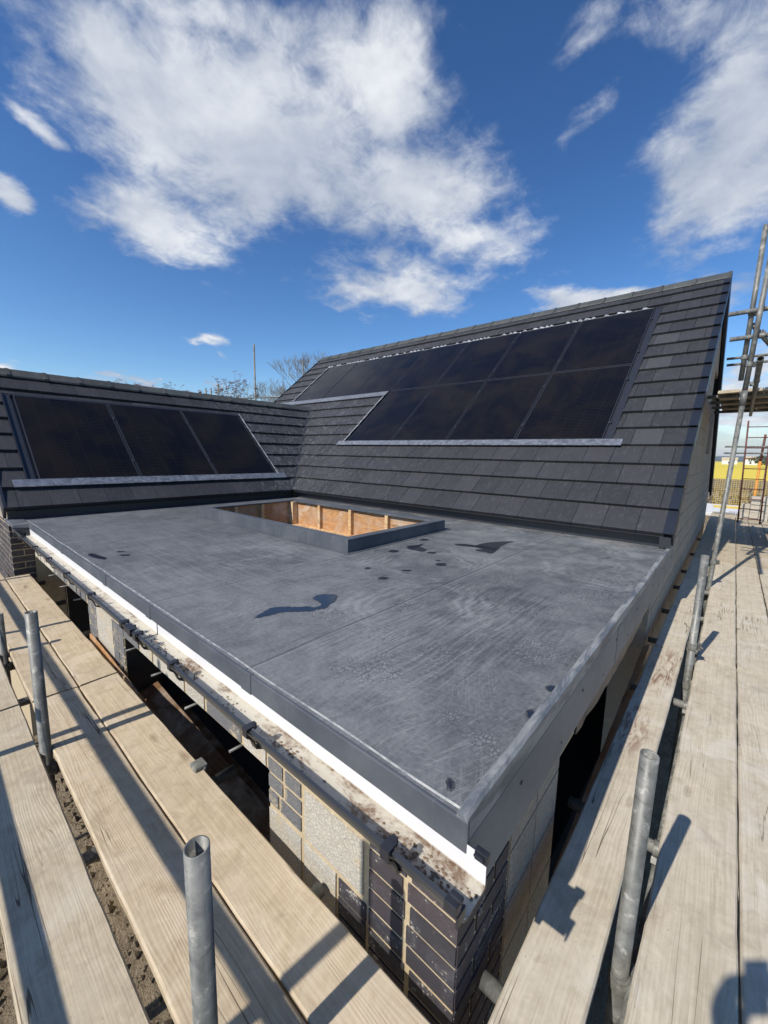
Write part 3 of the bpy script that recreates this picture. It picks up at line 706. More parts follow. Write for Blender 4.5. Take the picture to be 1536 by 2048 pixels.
# left wing
left_roof = MB(); V2 = 2.764
left_roof.prism([FL.p(-.14, .05, -.07), FL.p(5.9, .05, -.07), FL.p(5.94, V2, -.07), FL.p(-.14, V2, -.07)], [FL.p(-.14, .05, -.006), FL.p(3.86, .05, -.006), FL.p(5.94, V2, -.006), FL.p(-.14, V2, -.006)])
XW = XE - V2 * ca; ZW = .122 + V2 * sa
FW_ = Frame((2 * XW - XE, 0, .122), (0, -1, 0), (ca, 0, sa), (-sa, 0, ca))
left_roof.prism([FW_.p(.14, 0, -.09), FW_.p(-6.2, 0, -.09), FW_.p(-6.2, 2.7, -.09), FW_.p(.14, 2.7, -.09)], [FW_.p(.14, 0, .03), FW_.p(-6.2, 0, .03), FW_.p(-6.2, 2.75, .03), FW_.p(.14, 2.75, .03)])
left_roof = left_roof.build('low_tiled_roof', 'black', house)
tiled(FL, -.13, 6.2, 8, GA, V2, lambda i: [(1, -ca, 3.839)], [(.11, 3.74, .37, 2.235)], .30, -.02, 'roof_tiles', 'tile_left', left_roof)
ridge_tiles((XW, -.15, ZW + .03), (XW, 5.93, ZW + .03), (1, 0, 0), .45, 'ridge_tiles', left_roof)
lb = MB(); lb.box(XE - .09, XE - .06, -.12, 3.9, .001, .12); lb.prism([FL.p(-.14, -.012, -.012), FL.p(3.84, -.012, -.012), FL.p(3.88, .06, -.012), FL.p(-.14, .06, -.012)], [FL.p(-.14, -.012, 0), FL.p(3.84, -.012, 0), FL.p(3.88, .06, 0), FL.p(-.14, .06, 0)])
lb.build('eaves_shade_strip', 'black', left_roof)  # black strip standing for the shade under the low eaves
vl = MB(); vl.prism([FL.p(-.155, 0, -.14), FL.p(-.128, 0, -.14), FL.p(-.128, V2, -.14), FL.p(-.155, V2, -.14)], [FL.p(-.155, 0, .05), FL.p(-.128, 0, .05), FL.p(-.128, V2, .04), FL.p(-.155, V2, .04)])
vl.build('left_verge', 'verge', left_roof)
# valley
va = MB(); p0 = Vector((XE, 3.839, .122)); p1 = Vector((XW, 3.839 + V2 * ca, ZW)); dv = (p1 - p0).normalized(); sdv = Vector((1, 1, 0)).normalized()
va.prism([p0 - sdv * .022, p0 + sdv * .022, p1 + sdv * .022, p1 - sdv * .022], [q + Vector((0, 0, .052)) for q in (p0 - sdv * .022, p0 + sdv * .022, p1 + sdv * .022, p1 - sdv * .022)])
va.build('valley', 'black', main_roof)
vf = MB()
for sg in (-1, 1):
    vf.prism([p0 + sdv * sg * .022, p0 + sdv * sg * .032, p1 + sdv * sg * .032, p1 + sdv * sg * .022], [q + Vector((0, 0, .062)) for q in (p0 + sdv * sg * .022, p0 + sdv * sg * .032, p1 + sdv * sg * .032, p1 + sdv * sg * .022)])
vf.build('valley_upstand', 'ridge', main_roof)

# flashings
def strip(mb, F, u0, u1, v0, v1, n0, n1, seg=60, amp=.0012, seed=0):
    vs = []; fs = []
    for i in range(seg + 1):
        u = u0 + (u1 - u0) * i / seg
        e = amp * mnoise.noise(Vector((u * 9, seed, 0))) * 3; h = amp * mnoise.noise(Vector((u * 14, seed, 4)))
        vs += [F.p(u, v0 + e, n0 + h), F.p(u, v1, n1 + h * .4), F.p(u, v1, n1 - .006), F.p(u, v0 + e, n0 - .01)]
    for i in range(seg):
        a = i * 4
        for j in range(4): fs.append((a + j, a + (j + 1) % 4, a + 4 + (j + 1) % 4, a + 4 + j))
    mb.add(vs, fs, .5)
l1 = MB(); strip(l1, FM, -5.72, -.68, 1.30, 1.43, .055, .046, 90); l1.build('lead_flashing', 'lead', main_roof)
l2 = MB(); strip(l2, FM, -9.75, -5.56, 3.00, 3.17, .056, .046, 60); l2.build('lead_flashing', 'lead', main_roof)
l3 = MB(); strip(l3, FL, -.02, 3.86, .315, .45, .055, .046, 70); l3.build('lead_flashing', 'lead', left_roof)
# crimped strip over the top row: small pleats
cr = MB(); u = -9.1
while u < -1.0:
    w_ = random.uniform(.07, .13)
    if random.random() < .85:
        cr.prism([FM.p(u, 4.925, .034), FM.p(u + w_, 4.925, .034), FM.p(u + w_ * .9, 4.94 + .012 * random.random(), .034), FM.p(u + .01, 5.02, .036)], [FM.p(u, 4.925, .045), FM.p(u + w_, 4.925, .04), FM.p(u + w_ * .9, 4.94 + .012 * random.random(), .04), FM.p(u + .01, 5.02, .040)])
    u += w_ + (random.uniform(0, .3) if random.random() < .2 else .004)
strip(cr, FM, -9.1, -.95, 4.90, 4.935, .034, .036, 60, seed=3)
cr.build('crimped_flashing', 'leadw', main_roof)
sf = MB()
for (ua, ub, va_, vb_) in ((-5.603, -5.583, 1.33, 3.08), (-9.07, -9.045, 3.17, 4.93)):
    sf = MB(); strip(sf, FM, ua, ub, va_, vb_, .048, .048, 2); sf.build('side_flashing', 'leadw', main_roof)
sf2 = MB(); strip(sf2, FL, 3.715, 3.735, .36, 2.22, .048, .048, 2); sf2.build('side_flashing', 'leadw', left_roof)
bt = MB()
def fbox(mb, F, u0, u1, v0, v1, n0, n1): mb.prism([F.p(u0, v0, n0), F.p(u1, v0, n0), F.p(u1, v1, n0), F.p(u0, v1, n0)], [F.p(u0, v0, n1), F.p(u1, v0, n1), F.p(u1, v1, n1), F.p(u0, v1, n1)])
fbox(bt, FM, -.895, -.805, 1.40, 4.93, -.002, .024); fbox(bt, FM, -.812, -.800, 1.38, 4.94, .0245, .045)
bt.build('panel_tray', 'black', main_roof)
bt = MB(); fbox(bt, FL, .115, .205, .43, 2.22, -.002, .02); fbox(bt, FL, .113, .125, .41, 2.22, .0205, .045); fbox(bt, FL, .2, 3.73, 2.19, 2.225, .0, .03)
bt.build('panel_tray', 'black', left_roof)

# ------------------------------------------------------------------ masonry
wl_ = MB()
wl_.box(-5.86, -.30, .0855, .30, -.46, -.25)
wl_.box(-3.615, -2.725, .0855, .30, GZ, -.461); wl_.box(-.945, -.301, .0855, .30, GZ, -.461)
wl_.box(-.30, -.0555, .0855, .92, GZ, -.25)
wl_.box(-.30, -.0555, .921, 3.29, -.43, -.25)
wl_.box(-3.0 - 2.86, -3.62, .086, .30, GZ, -1.95); wl_.box(-2.72, -.95, .086, .30, GZ, -1.95); wl_.box(-.30, -.056, .921, 3.29, GZ, -1.95)
wl_.box(-9.95, -5.905, -.1155, .35, GZ, -.06)
for v_ in wl_.v:
    if abs(v_.y - .0855) < .0012: v_.y = .0905
    if abs(v_.x + .0555) < .0012: v_.x = -.0605
wall = wl_.build('wall', 'inside', house)  # core coloured near black so reveals and sills read as shaded
sk = MB(); sk.box(-5.86, -.0555, .0855, .0903, -.46, -.25); sk.box(-3.615, -2.725, .0855, .0903, GZ, -.461); sk.box(-.945, -.0555, .0855, .0903, GZ, -.461)
sk.box(-.0603, -.0555, .0904, .92, GZ, -.25); sk.box(-.0603, -.0555, .921, 3.29, -.43, -.25); sk.box(-9.95, -5.9035, -.1178, -.1156, GZ, -.06); sk.box(-5.9048, -5.9035, -.1155, .34, GZ, -.061)
sk.build('mortar_face', 'mortar', wall)
gw = MB()
YE = 2 * YR - 3.839 - .12
def gable_poly(y0, y1, z0, z1):
    q = [(y0, z0), (y1, z0), (y1, z1), (y0, z1)]
    t = math.tan(AN)
    # below the near slope: z <= .122-.08+(y-3.839)*t ; below the far slope
    q = clip(q, -t, 1, .02 - 3.839 * t)
    if len(q) > 2: q = clip(q, t, 1, .02 + (2 * YR - 3.839) * t)
    return q
WY0, WY1, WZ0, WZ1 = 8.45, 10.0, .97, 2.42
def gadd(mb, y0, y1, z0, z1, x0, x1, r=None):
    q = gable_poly(y0, y1, z0, z1)
    if len(q) > 2 and (max(p[0] for p in q) - min(p[0] for p in q)) > .02 and (max(p[1] for p in q) - min(p[1] for p in q)) > .01:
        mb.prism([(x0, p[0], p[1]) for p in q], [(x1, p[0], p[1]) for p in q], r)
for (a, b, c, d_) in ((4.245, WY0, -.25, 4), (WY0, WY1, -.25, WZ0), (WY0, WY1, WZ1, 4), (WY1, YE, -.25, 4)): gadd(gw, a, b, c, d_, -.30, -.0555)
gw.box(-.30, -.0555, 3.291, YE, GZ, -.2505)
gable = gw.build('gable_wall', 'blockwall', house)
gw = MB(); gadd(gw, 3.9, YE, GZ, 4, -9.95, -9.7); gw.build('gable_wall', 'blockwall', house)
bw = MB(); z = -.26 - .225 * 9; row = 0
rs = random.Random(11)
while z < 3.8:
    y = 3.30 - (.22 if row % 2 else 0)
    while y < YE:
        y0, y1 = max(y, 3.30) + .005, min(y + .44, YE) - .005; z0, z1 = z + .005, z + .22
        segs = [(y0, y1)]
        if z1 > WZ0 and z0 < WZ1:
            segs = []
            if y0 < WY0: segs.append((y0, min(y1, WY0)))
            if y1 > WY1: segs.append((max(y0, WY1), y1))
        for a, b in segs:
            if b - a > .03: gadd(bw, a, b, z0 if not (z0 < -.25 < z1 and y0 < 4.24) else z0, min(z1, -.256) if (b < 4.26 and z1 > -.25) else z1, -.0553, -.050, rs.random())
        y += .45
    z += .225; row += 1
bw.build('blockwork', 'blockwall', gable)
MB().box(-.26, -.10, WY0 + .01, WY1 - .01, WZ0 + .002, WZ0 + .62).build('half_built_infill', 'blockwall', gable)

# bricks and blocks of the wall facing the gutter
F0, F1 = .080, .0853
def face_y(mb, x0, x1, z0, z1, y0=F0, y1=F1, r=None):
    j = .0015; mb.box(x0 + random.uniform(-j, j), x1 + random.uniform(-j, j), y0 + random.uniform(-.001, .001), y1, z0, z1, r)
br = MB(); bk = MB(); bd = MB()
CH = .075
z = -.262
while z > -1.7:   # quoin bricks
    jx = random.uniform(-.009, .009); face_y(br, -.374, -.232 + jx, z - .0605 + random.uniform(-.002, .002), z); face_y(br, -.212 + jx, -.052, z - .0605 + random.uniform(-.002, .002), z)
    if z < -.62: face_y(br, -.52, -.39, z - .064, z)
    z -= CH
z = -.40
for k in range(3): face_y(bd, -.945, -.850 - (.03 if k == 2 else 0), z - .056, z); face_y(bd, -.832 - (.03 if k == 2 else 0), -.732, z - .056, z); z -= .073
face_y(bk, -.945, -.70, -.385, -.262); face_y(bk, -.68, -.405, -.385, -.262); face_y(bk, -.708, -.405, -.608, -.405)
face_y(bk, -.945, -.735, -.84, -.632); face_y(bk, -.712, -.535, -.84, -.632)
z = -.85
while z > -1.8: face_y(bk, -.945, -.60, z - .21, z); face_y(bk, -.59, -.53, z - .21, z); z -= .22
# pier between the openings
face_y(bk, -3.37, -2.97, -.60, -.40); face_y(bk, -3.61, -2.73, -.39, -.262)
z = -.40
for k in range(8): face_y(bd, -3.612, -3.38, z - .062, z); z -= .073
z = -.40
for k in range(8): face_y(bd, -2.96, -2.85, z - .062, z); face_y(bd, -2.84, -2.73, z - .062, z); z -= .073
face_y(bk, -3.37, -2.97, -.83, -.612); face_y(bk, -3.37, -2.97, -1.05, -.842)
# lintel course
x = -2.72
for L_ in (.30, .22, .44, .22, .34, .22): 
    if x + L_ > -.95: L_ = -.955 - x
    if L_ > .03: face_y(bd if random.random() < .6 else bk, x + .005, x + L_ - .01, -.452, -.37); face_y(bk, x + .02, x + L_, -.36, -.262)
    x += L_ + .012
x = -5.85
while x < -3.65:
    L_ = min(random.choice((.22, .44, .30)), -3.63 - x); face_y(bd if random.random() < .5 else bk, x + .005, x + L_ - .008, -.452, -.37); face_y(bk, x, x + L_ - .01, -.36, -.262); x += L_ + .01
# side of the quoin, gable side
z = -.262; row = 0
while z > -1.7:
    y = .0858
    for L_ in ((.10, .215) if row % 2 else (.215, .10)):
        br.box(-.0553, -.050, y, y + L_ - .003, z - .061, z); y += L_ + .012
    z -= CH; row += 1
z = -.262
for row in range(7):
    y = .42 + (.0 if row % 2 else .0)
    bk.box(-.0553, -.0505, y + .008, .66, z - .205, z); bk.box(-.0553, -.0505, .67, .918, z - .205, z); z -= .215
br.build('bricks', 'brick', wall)
def groups(mb, nm, mt):
    # one mesh for each stretch of wall
    boxes = [(mb.v[i:i + 8], mb.r[j]) for i, j in zip(range(0, len(mb.v), 8), range(0, len(mb.r), 6))]
    def key(vs):
        x = sum(v_.x for v_ in vs) / 8; y = sum(v_.y for v_ in vs) / 8; z = sum(v_.z for v_ in vs) / 8
        if x > -.06: return 0
        if x > -.95: return 1
        if -3.62 < x < -2.97: return 2
        if -2.97 <= x < -2.725: return 5
        return (3 if z < -.365 else 6) if x > -2.8 else 4
    for k_ in range(7):
        m_ = MB()
        for vs, r_ in boxes:
            if key(vs) == k_: m_.add(vs, [(0, 2, 3, 1), (4, 5, 7, 6), (0, 1, 5, 4), (2, 6, 7, 3), (0, 4, 6, 2), (1, 3, 7, 5)], r_)
        if m_.v: m_.build(nm, mt, wall)
groups(bk, 'blocks', 'block'); 
for ob_ in wall.children:
    if ob_.name.startswith('blocks') and max(v_.co.x for v_ in ob_.data.vertices) > -.0508: ob_.data.materials[0] = MAT['blockwall']  # gable side blocks get a darker colour, so that face reads as shaded
groups(bd, 'aggregate_blocks', 'blockdark')
# brick end of the low wing
be = MB(); z = -.07; row = 0
while z > -2.2:
    x = -5.90
    for L_ in ([.215] * 9 if row % 2 == 0 else [.1] + [.215] * 9):
        be.box(x - L_, x, -.121, -.1153, z - .064, z); x -= L_ + .011
    y = -.1155
    for L_ in ((.10, .215, .10) if row % 2 == 0 else (.215, .10, .10)):
        if y + L_ < .08: be.box(-5.9052, -5.900, y, y + L_, z - .064, z)
        else: be.box(-5.9052, -5.900, y, .08, z - .064, z)
        y += L_ + .011
        if y > .07: break
    z -= CH; row += 1
be.build('bricks', 'brick', wall)
gl = MB(); q = [(-9.85, -.06), (-5.93, -.06), (XW, ZW - .12)]
gl.prism([(a, -.1, b) for a, b in q], [(a, .1, b) for a, b in reversed(q)] if False else [(a, .1, b) for a, b in q]); gl.build('end_gable', 'blockwall', wall)
# stainless wall ties poking out below the lintel
for x in (-4.83, -4.33, -3.83, -2.5, -2.06, -1.61, -1.16):
    MB().tube((x, .16, -.465), (x - .01, .028, -.468), .0065, 8).build('wall_tie', 'galv', wall)
# rooms behind
rm = MB()
rm.box(-5.88, -.31, 5.6, 5.7, GZ, -.25); rm.box(-5.95, -5.88, .36, 5.6, GZ, -.25); rm.box(-5.88, -.31, .31, 5.59, GZ + .001, GZ + .1); rm.box(-5.88, -.31, 4.25, 5.59, -.28, -.2505)
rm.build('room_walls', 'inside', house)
for x in (-4.95, -4.2):
    MB().box(x - .14, x + .14, .62, .66, GZ + .1, -.26).build('timber_panel', 'darkwood', house)
for y in (1.9,): MB().box(-.42, -.38, y - .1, y + .1, GZ + .1, -.26).build('timber_panel', 'darkwood', house)

# ------------------------------------------------------------------ gutter
outp = [(.006, -.052), (.006, -.134), (-.080, -.134), (-.098, -.122), (-.106, -.098), (-.116, -.078), (-.130, -.066), (-.132, -.052), (-.122, -.050)]
inn = [(-.122, -.0535), (-.127, -.057), (-.1265, -.063), (-.112, -.075), (-.1025, -.096), (-.0955, -.118), (-.079, -.1305), (.0025, -.1305), (.0025, -.052)]
inn2 = [(a + .0012 if i < 7 else a - .0012, b + (.0012 if 2 < i < 8 else 0)) for i, (a, b) in enumerate(inn)]
def extr(mb, prof, x0, x1, seg=1, sag=0):
    path = [Vector((x0 + (x1 - x0) * i / seg, 0, 0)) for i in range(seg + 1)]
    mb.sweep(lambda i: [Vector((0, a, b)) for a, b in prof], path)
gt = MB(); extr(gt, outp + [(-.12, -.053)] + inn[1:], -5.46, .052)
gutter = gt.build('gutter', 'gutter', house)
li = MB()
extr(li, inn2[1:] + [(b_[0], b_[1]) for b_ in reversed(inn[1:])], -5.45, -1.855); 
gl1 = li.build('gutter_lining', 'white', gutter)
li = MB(); pr2 = [(a, b) for a, b in inn2[1:]]
extr(li, pr2 + [(b_[0], b_[1]) for b_ in reversed(inn[1:])], -1.845, .0515); li.build('gutter_lining', 'white', gutter)
lj = MB(); path = [Vector((-1.85, 0, 0)), Vector((-1.843, 0, 0))]
lj.sweep(lambda i: [Vector((0, a, b + .0025)) for a, b in inn2[2:]] + [Vector((0, a, b)) for a, b in reversed(inn2[2:])], path); lj.build('gutter_joint', 'gutter', gutter)
ob = [(-.118, -.046), (-.138, -.047), (-.138, -.068), (-.122, -.082), (-.112, -.100), (-.103, -.126), (-.082, -.140), (-.0, -.140)]
ob2 = [(a * 1.0 + (-.0045 if i in (1, 2, 3, 4, 5) else 0), b + (.004 if i < 2 else -.0045)) for i, (a, b) in enumerate(ob)]
def bracket(x, w_=.013, name='bracket'):
    b = MB(); path = [Vector((x - w_, 0, 0)), Vector((x + w_, 0, 0))]
    prof = ob + list(reversed(ob2)); b.sweep(lambda i: [Vector((0, p, q)) for p, q in prof], path)
    b.box(x - w_, x + w_, -.124, -.108, -.0485, -.043)
    b.box(x - .008, x + .008, -.109, -.101, -.060, -.040)
    return b.build(name, 'black', gutter)
for x in (-4.92, -4.32, -3.75, -3.16, -2.54, -1.33, -.73, -.13): bracket(x)
bracket(-1.94, .018); bracket(-1.74, .018); bracket(-1.84, .045, 'union_bracket')
b = MB(); b.box(.026, .056, -.139, -.118, -.070, -.045); b.box(.030, .058, -.124, -.110, -.05, -.041); b.box(.052, .0575, -.134, -.10, -.10, -.07); b.build('end_clip', 'black', gutter, bevel=.002)
b = MB(); b.box(.024, .056, -.006, .010, -.066, -.040); b.box(.026, .05, -.016, -.0061, -.050, -.044); b.build('end_clip', 'black', gutter, bevel=.002)
b = MB(); b.box(-5.60, -5.46, -.13, .002, -.10, -.052); b.tube((-5.53, -.06, -.10), (-5.53, -.06, -.18), .035, 14); b.build('outlet', 'black', gutter, bevel=.006)
# mud clods on the gutter floor
md = MB(); rs = random.Random(4)
for cx_, sp, n_ in ((-4.3, .5, 16), (-3.4, .5, 20), (-2.7, .3, 20), (-2.2, .3, 26), (-1.72, .10, 80), (-1.36, .07, 60), (-1.0, .06, 34), (-.72, .06, 26), (-.60, .05, 26), (-.22, .12, 36), (-.06, .07, 90)):
    for i in range(n_):
        x = rs.gauss(cx_, sp); y = rs.uniform(-.088, -.02); s_ = rs.uniform(.001, .0036) * (1.3 if cx_ > -2 else 1)
        if x > .045 or x < -5.4: continue
        c = Vector((x, y, -.129 + s_ * .4))
        vs = [c + Vector(v_) * s_ * rs.uniform(.6, 1.4) for v_ in ((1.6, 0, 0), (-1.6, 0, 0), (0, 1, 0), (0, -1, 0), (0, 0, .8), (0, 0, -.8))]
        md.add(vs, [(0, 2, 4), (2, 1, 4), (1, 3, 4), (3, 0, 4), (2, 0, 5), (1, 2, 5), (3, 1, 5), (0, 3, 5)])
o = md.build('dried_mud', 'mud', gutter); o['kind'] = 'stuff'

# ------------------------------------------------------------------ solar panels
PW, PH, PG, PT = 1.132, 1.727, 1.154, 1.747
def panel_proto():
    root = empty('solar_panel', (0, 0, 0))
    fr = MB(); w_ = .013
    for (a, b, c, d_) in ((0, PW, 0, w_), (0, PW, PH - w_, PH), (0, w_, w_ + .0002, PH - w_ - .0002), (PW - w_, PW, w_ + .0002, PH - w_ - .0002)): fr.box(a, b, c, d_, 0, .034)
    fr.build('frame', 'black', root, bevel=.0015)
    MB().box(w_ + .0003, PW - w_ - .0003, w_ + .0003, PH - w_ - .0003, .004, .0315).build('cell_glass', 'glass', root)
    for v_ in (PH * .2, PH * .78): MB().box(PW - .004, PW + .026, v_ - .025, v_ + .025, .018, .040).build('clamp', 'black', root, bevel=.002)
    ml = MB(); ml.box(PW + .004, PW + .018, 0, PH, .006, .016); ml.build('rail', 'black', root)
    return root
proto = panel_proto()
def place_panel(first, F, u, v, label, group):
    r = proto if first else proto.copy()
    if not first:
        col.objects.link(r)
        for ch in list(proto.children):
            c = ch.copy(); col.objects.link(c); c.parent = r
    m = Matrix.Identity(4); loc = F.p(u, v, .012)
    for i in range(3): m[i][0] = F.u[i]; m[i][1] = F.v[i]; m[i][2] = F.n[i]; m[i][3] = loc[i]
    r.matrix_world = m; tag(r, label, 'solar panel', group)
ordn = ['rightmost', 'second from the right', 'third from the right', 'fourth from the right', 'fifth from the right', 'second from the left', 'leftmost']
G1 = 'solar panels set into the tall roof'
first = True
for i in range(7):
    place_panel(first, FM, -.908 - i * PG - PW, 1.43 + PT, 'black solar panel, %s in the long upper row of the tall roof' % ordn[i], G1); first = False
for i, o_ in enumerate(('rightmost', 'second from the right', 'third from the right', 'leftmost')):
    place_panel(False, FM, -.908 - i * PG - PW, 1.43, 'black panel, %s in the lower row of four on the tall roof' % o_, G1)
for i, o_ in enumerate(('right hand', 'middle', 'left hand')):
    place_panel(False, FL, 3.676 - i * PG - PW, .442, 'shaded black solar panel, %s one of three on the low left roof' % o_, 'solar panels set into the low left roof')

# ------------------------------------------------------------------ puddles
PUDDLES = [
  [(-1.406, 0.302), (-1.435, 0.387), (-1.453, 0.449), (-1.405, 0.511), (-1.344, 0.553), (-1.325, 0.594), (-1.284, 0.595), (-1.282, 0.663), (-1.337, 0.686), (-1.404, 0.687), (-1.429, 0.739), (-1.396, 0.799), (-1.347, 0.827), (-1.302, 0.786), (-1.262, 0.699), (-1.236, 0.641), (-1.263, 0.567), (-1.298, 0.518), (-1.36, 0.458), (-1.372, 0.386), (-1.382, 0.324)],
  [(-1.574, 2.56), (-1.53, 2.637), (-1.39, 2.651), (-1.406, 2.764), (-1.349, 2.928), (-1.202, 3.135), (-1.234, 2.974), (-1.223, 2.804), (-1.153, 2.555), (-1.141, 2.459), (-1.208, 2.475), (-1.299, 2.467), (-1.323, 2.496), (-1.271, 2.567), (-1.351, 2.595), (-1.476, 2.543), (-1.543, 2.523)],
  [(-1.856, 2.171), (-1.816, 2.231), (-1.797, 2.31), (-1.81, 2.367), (-1.77, 2.298), (-1.762, 2.23), (-1.627, 2.185), (-1.606, 2.093), (-1.703, 2.08), (-1.783, 2.088)],
  [(-1.509, 2.143), (-1.503, 2.124), (-1.504, 2.104), (-1.517, 2.089), (-1.529, 2.083), (-1.547, 2.079), (-1.56, 2.09), (-1.57, 2.111), (-1.569, 2.133), (-1.555, 2.144), (-1.536, 2.152), (-1.523, 2.157)],
  [(-1.869, 2.54), (-1.847, 2.531), (-1.864, 2.496), (-1.877, 2.481), (-1.893, 2.466), (-1.91, 2.465), (-1.933, 2.473), (-1.934, 2.504), (-1.926, 2.521), (-1.925, 2.549), (-1.898, 2.552), (-1.879, 2.562)],
  [(-1.241, 1.881), (-1.232, 1.854), (-1.235, 1.833), (-1.245, 1.817), (-1.263, 1.81), (-1.285, 1.807), (-1.302, 1.82), (-1.308, 1.845), (-1.313, 1.87), (-1.293, 1.891), (-1.271, 1.905), (-1.253, 1.897)],
  [(-1.337, 1.293), (-1.335, 1.277), (-1.334, 1.264), (-1.345, 1.251), (-1.359, 1.239), (-1.374, 1.235), (-1.384, 1.247), (-1.392, 1.26), (-1.39, 1.277), (-1.38, 1.292), (-1.369, 1.301), (-1.349, 1.305)],
  [(-1.589, 1.388), (-1.584, 1.378), (-1.583, 1.365), (-1.592, 1.361), (-1.594, 1.349), (-1.609, 1.35), (-1.62, 1.358), (-1.626, 1.371), (-1.624, 1.38), (-1.621, 1.392), (-1.61, 1.394), (-1.597, 1.396)],
  [(-1.34, 1.552), (-1.334, 1.547), (-1.336, 1.534), (-1.35, 1.519), (-1.363, 1.509), (-1.379, 1.502), (-1.387, 1.506), (-1.388, 1.52), (-1.38, 1.531), (-1.372, 1.547), (-1.357, 1.554), (-1.342, 1.563)],
  [(-1.783, 1.948), (-1.764, 1.938), (-1.776, 1.907), (-1.777, 1.884), (-1.797, 1.875), (-1.827, 1.879), (-1.841, 1.888), (-1.845, 1.908), (-1.847, 1.94), (-1.835, 1.954), (-1.813, 1.965), (-1.798, 1.969)],
  [(-1.341, 1.952), (-1.336, 1.946), (-1.339, 1.936), (-1.344, 1.926), (-1.353, 1.924), (-1.361, 1.922), (-1.365, 1.927), (-1.369, 1.932), (-1.369, 1.942), (-1.36, 1.951), (-1.353, 1.956), (-1.347, 1.958)],
  [(-3.488, 0.09), (-3.476, 0.11), (-3.376, 0.126), (-3.243, 0.148), (-3.186, 0.127), (-3.231, 0.106), (-3.328, 0.08), (-3.425, 0.076)],
  [(-0.036, 0.713), (-0.03, 0.707), (-0.034, 0.694), (-0.039, 0.685), (-0.046, 0.683), (-0.051, 0.685), (-0.058, 0.693), (-0.058, 0.703), (-0.058, 0.717), (-0.052, 0.724), (-0.044, 0.725), (-0.037, 0.723)],
  [(-0.03, 0.515), (-0.026, 0.507), (-0.03, 0.498), (-0.035, 0.485), (-0.042, 0.482), (-0.051, 0.485), (-0.053, 0.493), (-0.055, 0.502), (-0.056, 0.511), (-0.049, 0.522), (-0.045, 0.528), (-0.037, 0.522)],
  [(-0.089, 0.077), (-0.085, 0.069), (-0.084, 0.064), (-0.085, 0.061), (-0.088, 0.061), (-0.091, 0.066), (-0.096, 0.07), (-0.101, 0.078), (-0.103, 0.087), (-0.1, 0.086), (-0.097, 0.084), (-0.093, 0.083)],
  [(-3.362, 0.308), (-3.35, 0.306), (-3.354, 0.295), (-3.364, 0.281), (-3.374, 0.27), (-3.388, 0.265), (-3.404, 0.265), (-3.415, 0.267), (-3.412, 0.28), (-3.401, 0.292), (-3.39, 0.302), (-3.376, 0.308)],
  [(-3.212, 0.3), (-3.204, 0.294), (-3.204, 0.281), (-3.217, 0.268), (-3.229, 0.253), (-3.247, 0.25), (-3.269, 0.242), (-3.277, 0.25), (-3.269, 0.263), (-3.26, 0.281), (-3.244, 0.295), (-3.224, 0.3)],
]

pl_ = ['long blue puddle with a crooked neck in the middle of the flat roof', 'ragged puddle nearest the tall slope, right of the skylight upstand', 'ragged puddle beside the right corner of the skylight upstand',
 'small dark puddle just below the ragged one beside the upstand corner', 'thin sliver of water closest to the right end of the upstand', 'oval puddle midway between the upstand and the near roof',
 'oval puddle below the near corner of the upstand, larger of two', 'tiny round puddle directly below the near corner of the upstand', 'thin streak of water left of the oval midway puddle', 'small broken puddle against the dark side of the upstand', 'tiny sliver above the oval midway puddle',
 'dark shoe shaped puddle near the left end of the gutter edge', 'round wet spot further up the rolled right edge', 'round wet spot nearer the viewer by the rolled right edge', 'narrow wet spot by the near corner of the flat roof', 'thin upper wet streak right of the shoe shaped puddle', 'thin lower wet streak right of the shoe shaped puddle']
def sgn_of(q):
    return 1 if sum(q[i].x * q[(i + 1) % len(q)].y - q[(i + 1) % len(q)].x * q[i].y for i in range(len(q))) > 0 else -1
for pts, lb_ in zip(PUDDLES, pl_):
    # smooth the outline (Chaikin) and give the water a meniscus edge
    q = [Vector((a, b, 0)) for a, b in pts]
    for _ in range(2): q = [x for i in range(len(q)) for x in (q[i] * .78 + q[(i + 1) % len(q)] * .22, q[i] * .22 + q[(i + 1) % len(q)] * .78)]
    q = [v_ + Vector((mnoise.noise(v_ * 38), mnoise.noise(v_ * 38 + Vector((9, 0, 0))), 0)) * (.010 if len(pts) > 12 or len(pts) == 10 else .005) for v_ in q]
    c = sum(q, Vector()) / len(q)
    me = MB(); n_ = len(q)
    me.add([v_ + Vector((0, 0, .0003)) for v_ in q] + [v_ + Vector((0, 0, .0013)) + (c - v_).normalized() * .002 for v_ in q], [(i, (i + 1) % n_, n_ + (i + 1) % n_, n_ + i) for i in range(n_)] + [tuple(range(n_, 2 * n_))], .5)
    o = me.build('puddle', 'puddle', loc=c)
    dmb = MB(); rr_ = random.Random(len(q)); n_ = len(q); ar = []
    for i, v_ in enumerate(q):
        t_g = (q[(i + 1) % n_] - q[i - 1]).normalized(); out = Vector((t_g.y, -t_g.x, 0))
        if (v_ + out * .001 - c).length < (v_ - c).length: pass
        ar.append(v_ + out * (.006 + .007 * abs(mnoise.noise(v_ * 60))) * sgn_of(q) + Vector((0, 0, .0006)))
    dmb.add([v_ + Vector((0, 0, .0006)) for v_ in q] + ar, [(i, (i + 1) % n_, n_ + (i + 1) % n_, n_ + i) for i in range(n_)], .5); dmb.build('damp_edge', 'damp', o)
    tag(o, lb_, 'puddle', 'puddles on the flat roof')
